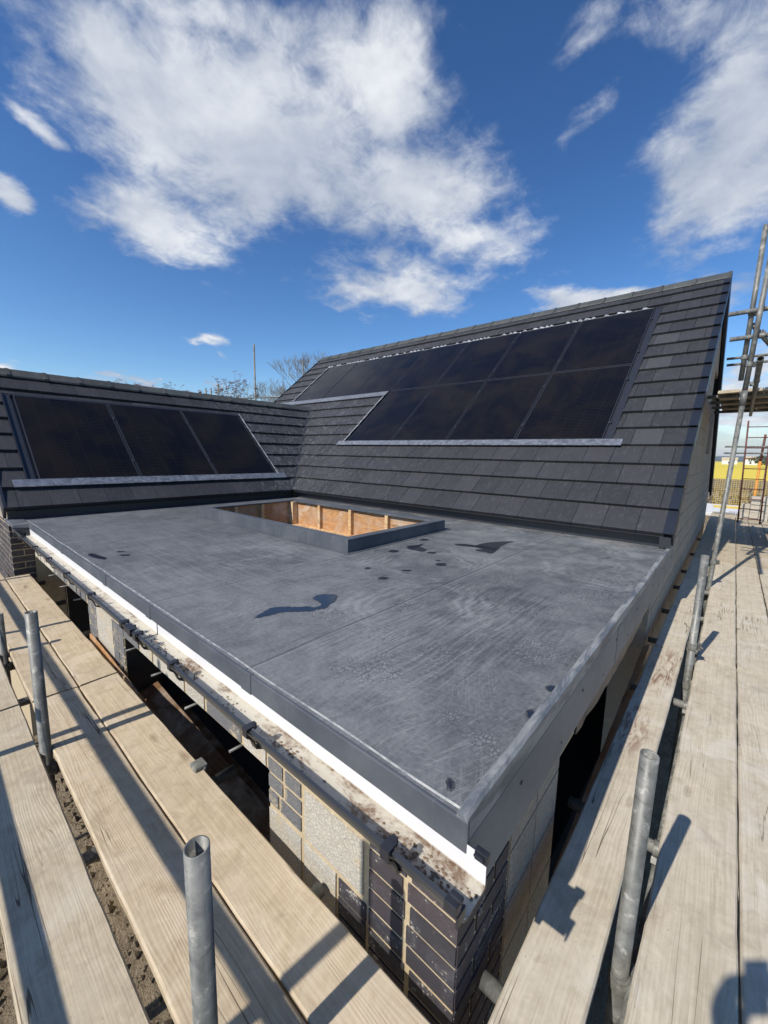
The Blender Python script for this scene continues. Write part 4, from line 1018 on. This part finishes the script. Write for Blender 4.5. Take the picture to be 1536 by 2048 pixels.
# ------------------------------------------------------------------ scaffold boards
BZ = -.65; BT = .038
def board(axis, a0, a1, c, label, group, width=.225, tint=(1, 1, 1), name='scaffold_board', z=BZ, seed=None, mat='board'):
    """plank with slightly worn edges; axis 'x' or 'y', from a0 to a1, centred on c across"""
    rs = random.Random(seed if seed is not None else int((a0 * 31 + c * 977 + a1 * 7) * 10)); L = a1 - a0; n = max(6, int(L / .07)); sd_ = rs.random() * 50
    mb = MB(); path = []; tw = rs.uniform(-.004, .004)
    for i in range(n + 1): path.append(Vector((-L / 2 + L * i / n, 0, 0)))
    hw = width / 2
    def prof(i):
        x = path[i].x; e1 = .004 * mnoise.noise(Vector((x * 4, sd_, 0))) + .0022 * mnoise.noise(Vector((x * 19, sd_, 3))); e2 = .004 * mnoise.noise(Vector((x * 4, sd_, 7))) + .0022 * mnoise.noise(Vector((x * 19, sd_, 9)))
        up = .003 * mnoise.noise(Vector((x * 1.2, sd_, 12))); r_ = .006
        pts = [(-hw + e1 + r_, 0), (-hw * .5, .0006), (0, .001), (hw * .5, .0006), (hw + e2 - r_, 0), (hw + e2, -r_), (hw + e2, -BT + r_), (hw + e2 - r_, -BT), (-hw + e1 + r_, -BT), (-hw + e1, -BT + r_), (-hw + e1, -r_)]
        return [Vector((0, p, q + up + tw * p / hw)) for p, q in pts]
    mb.sweep(prof, path)
    o = mb.build(name, mat)
    if axis == 'x': o.location = ((a0 + a1) / 2, c, z)
    else: o.location = (c, (a0 + a1) / 2, z); o.rotation_euler = (0, 0, R(90))
    o.color = (*tint, 1)
    tag(o, label, 'scaffold board', group); return o
GL = 'scaffold boards along the gutter side'; GR = 'scaffold boards along the gable side'
warm = (.93, .86, .77); greyb = (.88, .85, .80); pale = (1.0, 1.0, 1.0)
board('x', -2.605, .015, -.105, 'warm brown near board right beside the brick pier and gutter', GL, .212, warm)
board('x', -5.80, -2.625, -.100, 'far board beside the wall openings, ending at the brick end of the low wing', GL, .21, warm)
board('x', -2.605, .02, -.330, 'near board between the two short left poles and the brown wall board', GL, .225, warm)
board('x', -6.5, -2.625, -.325, 'far board in the second row from the wall, left of the cross joint', GL, .225, warm)
board('x', -2.625, .03, -.605, 'ridged grey board at bottom left just outside the line of short poles', GL, .23, greyb)
board('x', -6.5, -2.645, -.607, 'far grey board outside the line of short poles', GL, .23, greyb)
board('x', -3.0, .03, -.85, 'outermost board cut off by the bottom left corner of the photo', GL, .19, greyb)
board('y', -1.5, 3.03, .138, 'stained board next to the flat roof fascia, with red brown marks at its far end', GR, .195, pale)
board('y', 3.055, 7.0, .138, 'half shaded board beside the blockwork, beyond the stained one', GR, .195, pale)
board('y', 7.02, 10.9, .14, 'shaded dark board at the foot of the gable wall', GR, .2, greyb)
board('y', -1.5, 3.02, .432, 'wide pale board right of the two short right poles, with the pole shadows', GR, .232, pale)
board('y', 3.04, 6.94, .430, 'pale board just beyond the near cross joint, beside the tall pole foot', GR, .23, pale)
board('y', 6.96, 10.85, .432, 'shaded far board left of the ladder, third along its row', GR, .23, greyb)
board('y', -1.5, 3.02, .668, 'scratched pale board at the right edge of the photo', GR, .228, pale)
board('y', 3.04, 6.90, .666, 'second pale board at right edge, beyond the near cross joint', GR, .228, pale)
board('y', 6.92, 10.8, .668, 'far board leading up to the ladder foot', GR, .228, greyb)
board('y', 3.0, 6.9, .902, 'sunlit board against the right photo edge crossed by diagonal shadows', GR, .228, pale)
board('y', 6.92, 10.8, .902, 'far board ending below the right ladder stile', GR, .228, greyb)
board('y', -1.5, 2.98, .902, 'board cut off by the bottom right corner of the photo', GR, .228, pale)
for i, x in enumerate((.14, .43, .67, .905, 1.14)):
    board('y', 10.95 - .05 * (i % 2), 14.6, x, ['shaded end board against the foot of the gable', 'end board left of the ladder, farthest of its row', 'end board between the ladder stiles', 'end board under the stack of concrete blocks', 'end board farthest right behind the ladder'][i], GR, .225, greyb)
# loose timbers in the gap by the wall
def plank(p0, p1, w_, t, label, mat, name='timber_plank', tilt=0, cat='plank'):
    p0 = Vector(p0); p1 = Vector(p1); L = (p1 - p0).length; mb = MB(); n = 24; sd_ = random.random() * 9
    path = [Vector((-L / 2 + L * i / n, 0, 0)) for i in range(n + 1)]
    mb.sweep(lambda i: [Vector((0, a * w_ / 2 + .003 * mnoise.noise(Vector((path[i].x * 8, sd_, a))), b * t / 2 + .002 * mnoise.noise(Vector((path[i].x * 9, sd_, b * 3))))) for a, b in ((-1, -1), (1, -1), (1, 1), (-1, 1))], path)
    o = mb.build(name, mat); o.location = (p0 + p1) / 2
    o.rotation_mode = 'QUATERNION'; o.rotation_quaternion = (p1 - p0).to_track_quat('X', 'Z') @ Matrix.Rotation(R(tilt), 4, 'X').to_quaternion()
    tag(o, label, cat); return o
plank((-3.45, .045, -.70), (-1.66, .028, -.775), .09, .013, 'splintered orange edged sheet strip standing in the gap between boards and wall', 'ply', 'timber_strip', 88, 'timber strip')
plank((-3.3, .07, -.98), (-.3, .075, -1.12), .18, .035, 'long dark brown plank lying in the gap below the lintel', 'darkwood', tilt=25)
plank((-2.70, .20, -.90), (-.97, .17, -.99), .15, .035, 'brown joist lying just inside the near opening', 'darkwood', tilt=14)
plank((-2.68, .40, -1.15), (-.99, .34, -1.2), .11, .04, 'dark brown timber deeper inside the near opening', 'darkwood', tilt=8)
plank((.01, 2.9, -.62), (-.015, .95, -1.0), .05, .02, 'thin splintered batten leaning in the gap on the gable side', 'ply', 'timber_batten', 30, 'batten')
rs = random.Random(9)
for i, lb_ in enumerate(('brown offcut lying across the others in the near opening', 'short brown offcut at the back of the near opening', 'brown offcut nearest the brick pier in the near opening', 'narrow brown offcut leaning inside the near opening')):
    x = -1.9 + i * .27; plank((x, .35 + .1 * i, -1.75), (x + .55, .75 - .12 * i, -1.55 - .05 * i), .09, .03, lb_, 'darkwood', 'timber_offcut', rs.uniform(-30, 30), 'offcut')

# ------------------------------------------------------------------ tubes
TR = .02415
def coupler(at, d, parent, name='coupler', r=TR):
    at = Vector(at); d = Vector(d).normalized(); b = MB()
    b.tube(at - d * .024, at + d * .024, r + .007, 16)
    s_ = d.orthogonal().normalized(); c = d.cross(s_)
    b.tube(at + s_ * (r + .004) - d * .016, at + s_ * (r + .045) - d * .016, .013, 8)
    q = at + s_ * (r + .02)
    b.prism([q + c * a + d * e + s_ * -.012 for a, e in ((-.022, -.026), (.022, -.026), (.022, .026), (-.022, .026))], [q + c * a + d * e + s_ * .014 for a, e in ((-.022, -.026), (.022, -.026), (.022, .026), (-.022, .026))])
    b.tube(q + c * -.045, q + c * .045, .007, 8)
    return b.build(name, 'galv', parent, loc=at, bevel=.002)
def tube(name, p0, p1, label, cat, group=None, coup=(), n=24, mat='galv', open_=True, r=TR, cpname='coupler'):
    root = empty(name, p0); p0 = Vector(p0); p1 = Vector(p1); d = (p1 - p0).normalized()
    MB().tube(p0, p1, r, n, hollow=.0035 if open_ else 0).build('tube', mat, root, loc=p0)
    for t in coup: coupler(p0 + d * t, d, root, cpname)
    tag(root, label, cat, group); return root
GP = 'upright scaffold poles'
tube('scaffold_pole', (-.36, -.463, GZ), (-.338, -.467, .078), 'nearest short grey pole standing up through the left boards', 'scaffold pole', GP, coup=(GZ * -1 - .76,))
tube('scaffold_pole', (-2.13, -.463, GZ), (-2.055, -.467, .075), 'second short grey pole along the left boards, in front of the cross joint', 'scaffold pole', GP, coup=(GZ * -1 - .75,))
tube('scaffold_pole', (-3.62, -.463, GZ), (-3.52, -.467, -.35), 'third short pole just showing at the left photo edge', 'scaffold pole', GP, coup=(1.99,))
tube('scaffold_pole', (.262, .535, GZ), (.282, .560, -.003), 'nearest mottled pole standing up through the right boards', 'scaffold pole', GP, coup=(1.96,))
tube('scaffold_pole', (.270, 2.80, GZ), (.289, 2.885, .172), 'second short pole on the right, halfway along the roof edge', 'scaffold pole', GP, coup=(1.93, 2.24))
p3 = tube('scaffold_pole', (.235, 5.35, GZ), (.372, 5.35, 1.60), 'tall grey pole rising past the gable on the right', 'scaffold pole', GP, coup=(2.02, 2.40))
b = MB(); b.tube((.366, 5.35, 1.46), (.372, 5.35, 1.62), TR + .005, 20); b.tube((.3725, 5.35, 1.62), (.43, 5.35, 3.1), TR + .001, 20); b.build('upper_tube', 'galv', p3, loc=(.372, 5.35, 1.46))
coupler((.377, 5.35, 1.90), (0, 0, 1), p3)
tube('scaffold_pole', (.325, 5.46, 1.75), (.352, 5.46, 3.36), 'upper pole crossing behind the tall right pole with its top in the sky', 'scaffold pole', GP, coup=(.25, .72))
tube('scaffold_pole', (.93, 7.9, GZ), (.93, 7.9, .9), 'short outer upright hidden past the right photo edge', 'scaffold pole', GP) if False else None
# ledgers and transoms below the boards
GT = 'short transom tubes under the left boards'
for x, ye, lb_ in ((-.60, .055, 'tube end poking out at the brick pier, near the middle bottom'), (-1.345, .135, 'short tube end with a clamp beside the near left boards'), (-2.79, .07, 'tube end under the cross joint of the left boards'), (-3.63, .10, 'tube end below the pier between the wall openings'), (-4.64, .11, 'tube end in the far wall opening'), (-5.55, .10, 'farthest tube end on the gutter side')):
    c_ = (1.42,) if x == -1.345 else ()
    tube('transom_tube', (x, -1.45, -.714), (x + .012, ye, -.714), lb_, 'scaffold tube', GT, coup=c_)
b = MB(); b.tube((-1.40, -.035, -.655), (-1.37, .015, -.650), .018, 10); b.box(-1.43, -1.365, -.04, .02, -.652, -.628); o = b.build('board_clip', 'galv', bevel=.006); tag(o, 'grey metal board clip gripping the edge of the near left board', 'board clip')
GT2 = 'transom tubes under the right boards'
for y, xe, lb_ in ((.215, -.028, 'tube end nearest the viewer beside the brick corner'), (1.06, -.03, 'tube end beside the near gable side opening'), (2.33, .0, 'tube crossing the gap before the second right pole'), (3.3, -.03, 'tube crossing the gap by the near cross joint'), (4.2, -.035, 'tube end against blockwork beyond the roof edge'), (5.25, -.035, 'tube end by the foot of the tall pole'), (6.2, -.035, 'tube end beyond the tall pole by the gable'), (7.6, -.03, 'tube end in the shade under the high platform'), (9.3, -.03, 'farthest low tube end along the gable')):
    tube('transom_tube', (1.35, y, -.714), (xe, y, -.714), lb_, 'scaffold tube', GT2, coup=(1.03,) if y in (1.06, 2.33) else ())
tube('ledger_tube', (-6.6, -.478 - .05, -.79), (.6, -.525, -.79), 'long tube under the left boards, running along the house', 'scaffold tube')
tube('ledger_tube', (.32, -1.4, -.79), (.335, 14.5, -.79), 'long tube under the right boards, running along the gable', 'scaffold tube')
# standards and guard rails on the outer side (behind the viewer; their shadows fall on the boards)
for x, lb_ in ((-.60, 'outer upright nearest the viewer, seen by its shadow'), (-2.30, 'second outer upright, seen by its shadow'), (-4.05, 'third outer upright, seen by its shadow'), (-5.9, 'farthest outer upright, seen by its shadow')):
    tube('scaffold_pole', (x, -1.36, GZ), (x, -1.36, 1.0), lb_, 'scaffold pole', GP, n=12)
tube('guard_rail', (-6.4, -1.31, .33), (-.35, -1.26, .33), 'upper guard rail outside the left boards, casting the long stripe', 'guard rail', n=12, r=.026)
tube('guard_rail', (-6.4, -1.31, -.02), (-.35, -1.31, -.02), 'lower guard rail outside the left boards', 'guard rail', n=12, r=.026)

# high platform on the gable side
GPf = 'boards of the high platform'
for i in range(6):
    board('y', 6.45, 9.3, .21 + i * .232, ['high platform board nearest the gable', 'second high platform board from the gable', 'third high platform board from the gable', 'fourth high platform board from the gable', 'fifth high platform board from the gable', 'sixth high platform board from the gable'][i], GPf, .226, greyb, z=1.785)
for y, lb_ in ((6.6, 'nearest'), (7.35, 'second'), (8.1, 'third'), (8.9, 'farthest')):
    tube('transom_tube', (1.6, y, 1.72), (-.02, y, 1.72), '%s cross tube under the high platform, its end towards the gable' % lb_, 'scaffold tube', 'cross tubes under the high platform')
tube('ledger_tube', (.50, 9.6, 1.70), (.445, 4.1, 1.725), 'open ended tube pointing at the viewer beside the tall pole', 'scaffold tube', coup=(4.25,))
for (y, z, x0, lb_) in ((5.40, 2.475, .14, 'upper rail across to the gable verge near the tall pole'), (5.40, 2.20, .18, 'lower rail across to the gable verge near the tall pole')):
    tube('guard_rail', (x0, y, z), (1.6, y, z + .01), lb_, 'guard rail', coup=(.27,))
for (y, z, x0, lb_) in ((9.0, 2.66, .06, 'far upper rail above the high platform'), (9.0, 2.55, .07, 'far lower rail above the high platform'), (13.6, 1.22, .12, 'far upper rail seen under the high platform'), (13.6, 1.05, .12, 'far lower rail seen under the high platform')):
    tube('guard_rail', (x0, y, z), (2.6, y, z + .01), lb_, 'guard rail', r=.022, n=12)
# brace seen only by its diagonal shadow
tube('brace_tube', (.36, 5.5, 2.35), (1.30, 8.6, 1.75), 'sloping brace from the tall pole to the platform', 'scaffold tube', n=12)

# ladder
lad = empty('ladder', (.78, 12.45, BZ)); lx0, lx1 = .585, .985; ly0, ly1 = 12.4, 12.2
dl = Vector((-.03, -.10, 1)).normalized()
for x in (lx0, lx1):
    p0 = Vector((x, 12.4, BZ)); MB().tube(p0, p0 + dl * 2.45, .017, 10).build('stile', 'redpaint', lad, loc=p0)
for k in range(10):
    p = Vector((lx0, 12.4, BZ)) + dl * (.10 + k * .245); MB().tube(p, p + Vector((lx1 - lx0, 0, 0)), .0105, 8).build('rung', 'redpaint', lad, loc=p)
tag(lad, 'dark red steel ladder standing on the far boards under the high platform', 'ladder')
# end of scaffold: mesh guard, toe board, block stacks
bgd = empty('mesh_guard', (.4, 13.9, BZ)); mb = MB()
for i in range(46): x = .02 + i * .05; mb.box(x, x + .006, 13.9, 13.906, -.42, .62)
mb.build('upright_wires', 'yellow', bgd)
mb = MB()
for i in range(21): z = -.42 + i * .052; mb.box(.0, 2.3, 13.907, 13.913, z, z + .006)
mb.build('cross_wires', 'yellow', bgd); tag(bgd, 'yellow wire mesh guard panel at the far scaffold end', 'mesh guard')
o = MB().box(.05, 2.4, 13.86, 13.895, -.46, -.40).build('toe_board', 'yellow', bevel=.003); tag(o, 'thin yellow board along the foot of the mesh guard', 'toe board')
o = MB().box(-.4, 2.6, 14.7, 18, -.80, -.70).build('slab', 'render', bevel=.01); tag(o, 'pale sunlit slab beyond the end of the scaffold', 'slab')
k = 0; names_ = ['bottom block, left of the far stack', 'bottom block, middle of the far stack', 'bottom block, right of the far stack', 'second layer block, left of the far stack', 'second layer block, middle of the far stack', 'second layer block, right of the far stack', 'top block, middle of the far stack', 'top block, right of the far stack']
for (x, z) in ((.62, 0), (.80, 0), (.98, 0), (.62, 1), (.80, 1), (.98, 1), (.80, 2), (.98, 2)):
    o = MB().box(x, x + .17, 13.1 + .02 * (k % 3), 13.5, BZ + .003 + z * .2, BZ + .198 + z * .2).build('concrete_block', 'block', bevel=.004)
    tag(o, names_[k] + ' behind the ladder', 'concrete block', 'concrete blocks stacked on the scaffold'); k += 1
for i in range(5):
    for j in range(3):
        if j == 2 and i > 2: continue
        o = MB().box(1.15, 1.55, 9.2 + i * .235, 9.2 + i * .235 + .215, BZ + .003 + j * .145, BZ + .14 + j * .145).build('concrete_block', 'block', bevel=.004)
        tag(o, '%s block, %s from the viewer, in the pile at the right photo edge' % (('bottom', 'middle', 'top')[j], ('first', 'second', 'third', 'fourth', 'fifth')[i]), 'concrete block', 'concrete blocks stacked on the scaffold')
orp = empty('marker_post', (.93, 16, GZ)); b = MB(); b.tube((.93, 16, GZ), (.95, 16, .85), .035, 12); b.build('post', 'orange', orp)
b = MB(); b.tube((.95, 16, .85), (.98, 16, 1.65), .03, 10); b.build('dark_top', 'redpaint', orp); tag(orp, 'orange post with a dark red top beyond the scaffold end', 'post')
tube('scaffold_pole', (1.05, 15.2, GZ), (1.07, 15.2, .75), 'grey pole right of the orange post', 'scaffold pole', GP, n=12)

# scaffold tubes beyond the low ridge
GB = 'scaffold tubes beyond the low roof'
tube('scaffold_pole', (-10.55, 6, GZ), (-10.55, 6, 3.92), 'tall thin pole against the sky beyond the low ridge', 'scaffold pole', GP, coup=(5.2, 5.42))
tube('scaffold_pole', (-13.3, 9.9, GZ), (-13.3, 9.9, 4.55), 'pole in front of the bare tree', 'scaffold pole', GP)
for x, y, z, lb_ in ((-12.75, 6, 3.0, 'rightmost of three pole tops over the low ridge'), (-13.25, 6, 2.92, 'middle of three pole tops over the low ridge'), (-13.62, 6, 2.95, 'leftmost of three pole tops over the low ridge')):
    tube('scaffold_pole', (x, y, GZ), (x, y, z), lb_, 'scaffold pole', GP)
tube('guard_rail', (-11.6, 6.0, 2.46), (-9.3, 7.9, 2.62), 'upper of two rails beside the tall thin pole', 'guard rail', GB)
tube('guard_rail', (-11.9, 5.7, 2.27), (-9.2, 7.9, 2.40), 'lower of two rails beside the tall thin pole', 'guard rail', GB)

# ------------------------------------------------------------------ trees
def tree(name, base, h, spread, label, seed, depth=6, buds=False, r0=.16):
    rs = random.Random(seed); root = empty(name, base); tr = MB(); tw = MB(); bd_ = MB()
    def grow(p, d, L, r, k):
        q = p; segs = 3 if k < 2 else 2
        for s_ in range(segs):
            d = (d + Vector((rs.uniform(-1, 1), rs.uniform(-1, 1), rs.uniform(-.2, .6))) * .16).normalized(); n_ = q + d * L / segs; r2 = r * .86
            (tr if k < 2 else tw).tube(q, n_, r, 7 if k < 2 else 4, r1=r2, cap=False); q = n_; r = r2
        if buds and k >= depth - 2:
            for _ in range(3):
                c = q + Vector((rs.uniform(-1, 1), rs.uniform(-1, 1), rs.uniform(-1, 1))) * .08; e = rs.uniform(.05, .11)
                bd_.add([c + Vector((e, 0, 0)), c + Vector((0, e, e * .4)), c + Vector((-e, 0, .3 * e)), c + Vector((0, -e, -e * .3))], [(0, 1, 2, 3)])
        if k >= depth: return
        for _ in range(3 if k < 4 else rs.choice((2, 3, 3))):
            a = rs.uniform(0, 6.28); o_ = Vector((math.cos(a), math.sin(a), 0)); nd = (d * rs.uniform(.6, 1.1) + o_ * spread * rs.uniform(.5, 1.1) + Vector((0, 0, .25))).normalized()
            grow(q, nd, L * rs.uniform(.62, .82), max(r * .62, .006), k + 1)
    grow(Vector(base), Vector((0, 0, 1)), h, r0, 0)
    tr.build('trunk', 'bark', root, loc=base)
    c_ = tw.build('crown', 'bark', root, loc=base)
    if buds: bd_.build('buds', 'bud', root, loc=base)
    tag(root, label, 'tree')
tree('bare_tree', (-20.3, 15.6, GZ), 2.75, .62, 'bare grey tree behind the left end of the tall roof', 3, 7)
tree('bare_tree', (-23.0, 15.2, GZ), 2.45, .75, 'lower bare tree just left of the pole in front of the twigs', 17, 7, r0=.12)
tree('budding_tree', (-19.5, 8.4, GZ), 2.35, .7, 'small tree with reddish buds just above the low ridge', 8, 5, True, .1)
tree('budding_tree', (-24.2, 8.6, GZ), 2.6, .7, 'sparser budding tree further left above the low ridge', 12, 5, True, .1)
# distant dark trees by the rape field
def far_tree(x, y, h, w_, label, sd_):
    rs = random.Random(sd_); root = empty('distant_tree', (x, y, GZ)); MB().tube((x, y, GZ), (x, y, GZ + h * .5), .3, 8, r1=.15).build('trunk', 'bark', root)
    lf = MB()
    for i in range(1400):
        a = rs.uniform(0, 6.28); t = rs.random() ** .5; zz = rs.uniform(-1, 1); rr = math.sqrt(max(0, 1 - zz * zz)) * t
        c = Vector((x + math.cos(a) * rr * w_, y + math.sin(a) * rr * w_, GZ + h * (.58 + .42 * zz * (.8 + .2 * math.sin(a * 3))))); e = rs.uniform(.25, .6)
        v1 = Vector((rs.uniform(-1, 1), rs.uniform(-1, 1), rs.uniform(-1, 1))).normalized() * e; v2 = v1.orthogonal().normalized() * e
        lf.add([c - v1, c + v2, c + v1, c - v2], [(0, 1, 2, 3)])
    lf.build('crown', 'leaf', root); tag(root, label, 'tree')
far_tree(18, 330, 7.5, 12, 'dark tree on the skyline left of the ladder', 1); far_tree(38, 340, 8.5, 16, 'broad dark tree on the skyline between the ladder stiles', 2); far_tree(66, 335, 8, 14, 'dark tree on the skyline right of the orange post', 3); far_tree(95, 345, 8, 15, 'farthest right dark tree on the skyline', 4)
# far houses
for i, (x, y, w_, h) in enumerate(((-22, 520, 10, 5), (-4, 540, 12, 4.5), (12, 530, 9, 5.5))):
    root = empty('distant_house', (x, y, GZ)); MB().box(x - w_ / 2, x + w_ / 2, y, y + 8, GZ, GZ + h).build('wall', 'render', root)
    r_ = MB(); r_.prism([(x - w_ / 2 - .4, y - .4, GZ + h), (x + w_ / 2 + .4, y - .4, GZ + h), (x + w_ / 2 + .4, y + 4, GZ + h + 2.4), (x - w_ / 2 - .4, y + 4, GZ + h + 2.4)], [(x - w_ / 2 - .4, y - .4, GZ + h + .2), (x + w_ / 2 + .4, y - .4, GZ + h + .2), (x + w_ / 2 + .4, y + 4, GZ + h + 2.6), (x - w_ / 2 - .4, y + 4, GZ + h + 2.6)]); r_.build('roof', 'mortar', root)
    MB().box(x - 1, x + .4, y - .06, y - .01, GZ + 1, GZ + 2.4).build('window', 'glass', root)
    tag(root, ('small pale house left of the pole on the horizon', 'wide pale house on the horizon behind the tall pole', 'pale house on the horizon right of the tall pole')[i], 'house', 'distant houses')
# brown scrub field edge behind the mesh guard
sb = MB(); rs = random.Random(21)
for i in range(5200):
    x = rs.uniform(-6, 22); y = rs.uniform(26, 44); c = Vector((x, y, GZ + rs.uniform(0, .9 + .05 * (y - 26)))); e = rs.uniform(.08, .22)
    v1 = Vector((rs.uniform(-1, 1), rs.uniform(-1, 1), rs.uniform(-.3, 1.3))).normalized() * e; v2 = v1.orthogonal().normalized() * e * .5
    sb.add([c - v1, c + v2, c + v1, c - v2], [(0, 1, 2, 3)])
tag(sb.build('scrub', 'hedge'), 'brown scrub beyond the mesh guard, in front of the yellow field', 'scrub', kind='stuff')
# the photographer, standing behind the camera on the right boards; only the shadow reaches the picture
def skinned(name, pts, edges, mat, parent, sub=2, root=0):
    L = parent_world(parent); me = bpy.data.meshes.new(name); me.from_pydata([tuple(Vector(p[0]) - L) for p in pts], edges, []); me.update()
    o = bpy.data.objects.new(name, me); col.objects.link(o); o.parent = parent; me.materials.append(MAT[mat])
    k = o.modifiers.new('skin', 'SKIN'); k.use_smooth_shade = True
    for i, p in enumerate(pts):
        r_ = p[1]; me.skin_vertices[0].data[i].radius = r_ if isinstance(r_, tuple) else (r_, r_)
    me.skin_vertices[0].data[root].use_root = True
    s_ = o.modifiers.new('subdivision', 'SUBSURF'); s_.levels = sub; s_.render_levels = sub
    return o
fx = Vector((FW.x, FW.y, 0)).normalized(); rx = Vector((fx.y, -fx.x, 0)); B0 = CP - fx * .50; B0.z = BZ
def bp(r_, f_, z_): return tuple(B0 + rx * r_ + fx * f_ + Vector((0, 0, z_)))
person = empty('person', tuple(B0)); PC = CP - UP * .055 - FW * .012 - RT * .026   # phone centre
pts = [(bp(0, 0, .93), (.15, .11)), (bp(0, -.01, 1.12), (.14, .10)), (bp(0, 0, 1.32), (.16, .11)), (bp(0, 0, 1.43), (.09, .08)), (bp(0, .015, 1.50), .055), (bp(0, .04, 1.58), (.075, .085)), (bp(0, .045, 1.67), (.078, .098)), (bp(0, .03, 1.73), (.06, .075))]
edges = [(0, 1), (1, 2), (2, 3), (3, 4), (4, 5), (5, 6), (6, 7)]
arm_pts = {}
for sg in (-1, 1):
    b0 = len(pts)
    ex = RT * (-.05 if sg < 0 else 0)
    pts += [(bp(.17 * sg, 0, 1.39), .06), (bp(.23 * sg, .12, 1.15), .045), (tuple(PC + ex + RT * .085 * sg - FW * .055 - UP * .06), .030), (tuple(PC + ex + RT * .06 * sg - FW * .022 - UP * .01), (.036, .022))]
    edges += [(2, b0), (b0, b0 + 1), (b0 + 1, b0 + 2), (b0 + 2, b0 + 3)]
    for j in range(4):
        k = len(pts); u_ = .028 - .018 * j
        pts += [(tuple(PC + ex * .6 + RT * .058 * sg - FW * .014 + UP * (u_ + .01)), .010), (tuple(PC + RT * .046 * sg - FW * .004 + UP * (u_ + .004)), .008), (tuple(PC + RT * (.024 + .003 * j) * sg - FW * .0035 + UP * (u_ + .003)), .0065)]
        edges += [(b0 + 3, k), (k, k + 1), (k + 1, k + 2)]
    k = len(pts); pts += [(tuple(PC + RT * .038 * sg - FW * .030 - UP * .012), .010), (tuple(PC + RT * .018 * sg - FW * .026 + UP * .004), .0085)]; edges += [(b0 + 2, k), (k, k + 1)]
    arm_pts[sg] = b0
    k = len(pts); pts += [(bp(.095 * sg, 0, .86), (.085, .085)), (bp(.10 * sg, .02, .50), (.058, .06)), (bp(.11 * sg, -.02, .10), (.038, .045)), (bp(.12 * sg, .0, .045), (.04, .04)), (bp(.135 * sg, .16, .03), (.04, .026))]
    edges += [(0, k), (k, k + 1), (k + 1, k + 2), (k + 2, k + 3), (k + 3, k + 4)]
skinned('body', pts, edges, 'skin', person)
jp = [(bp(0, 0, .90), (.17, .125)), (bp(0, -.01, 1.12), (.155, .115)), (bp(0, 0, 1.32), (.175, .125)), (bp(0, 0, 1.44), (.095, .09))]; je = [(0, 1), (1, 2), (2, 3)]
for sg in (-1, 1):
    k = len(jp); jp += [(bp(.175 * sg, 0, 1.39), .075), (bp(.235 * sg, .12, 1.15), .060), (tuple(PC + ex + RT * .095 * sg - FW * .09 - UP * .085), .048)]; je += [(2, k), (k, k + 1), (k + 1, k + 2)]
skinned('jacket', jp, je, 'cloth', person)
tp = [(bp(0, 0, .95), (.16, .12))]; te = []
for sg in (-1, 1):
    k = len(tp); tp += [(bp(.095 * sg, 0, .86), (.095, .095)), (bp(.10 * sg, .02, .50), (.072, .075)), (bp(.11 * sg, -.02, .12), (.055, .06))]; te += [(0, k), (k, k + 1), (k + 1, k + 2)]
skinned('trousers', tp, te, 'cloth', person)
skinned('hair', [(bp(0, .0, 1.66), (.08, .09)), (bp(0, .015, 1.75), (.075, .085))], [(0, 1)], 'bark', person)
fc = MB()
for sg in (-1, 1): c = Vector(bp(.032 * sg, .135, 1.655)); fc.tube(c, c + fx * .008, .011, 8)
c = Vector(bp(0, .135, 1.625)); fc.tube(c, c + fx * .03 - Vector((0, 0, .012)), .014, 8, r1=.011)
c = Vector(bp(-.022, .128, 1.585)); fc.tube(c, Vector(bp(.022, .128, 1.585)), .006, 6)
fc.build('face_details', 'skin', person, loc=tuple(B0))
tag(person, 'person in a dark jacket holding up a phone on the right boards', 'person')
ph = MB(); hw_, hh_, ht_ = .038, .076, .004
ph.add([PC + RT * a * hw_ + UP * b * hh_ + FW * c * ht_ for c in (-1, 1) for b in (-1, 1) for a in (-1, 1)], [(0, 2, 3, 1), (4, 5, 7, 6), (0, 1, 5, 4), (2, 6, 7, 3), (0, 4, 6, 2), (1, 3, 7, 5)], .5)
o = ph.build('phone', 'black', loc=PC, bevel=.003); tag(o, 'black phone held up in both hands behind the picture', 'phone')

# ------------------------------------------------------------------ air
hm = bpy.data.materials.new('haze'); hm.use_nodes = True; hm.node_tree.nodes.clear()
hv = hm.node_tree.nodes.new('ShaderNodeVolumePrincipled'); hv.inputs['Color'].default_value = (.78, .86, .97, 1); hv.inputs['Density'].default_value = .00012; hv.inputs['Anisotropy'].default_value = .2
ho = hm.node_tree.nodes.new('ShaderNodeOutputMaterial'); hm.node_tree.links.new(hv.outputs[0], ho.inputs['Volume'])
MAT['haze'] = hm
hz = MB().box(-6200, 6200, -3100, 7100, GZ - 1.1, 130).build('haze', 'haze'); tag(hz, 'thin blue air over the far fields and hills', 'haze', kind='stuff')
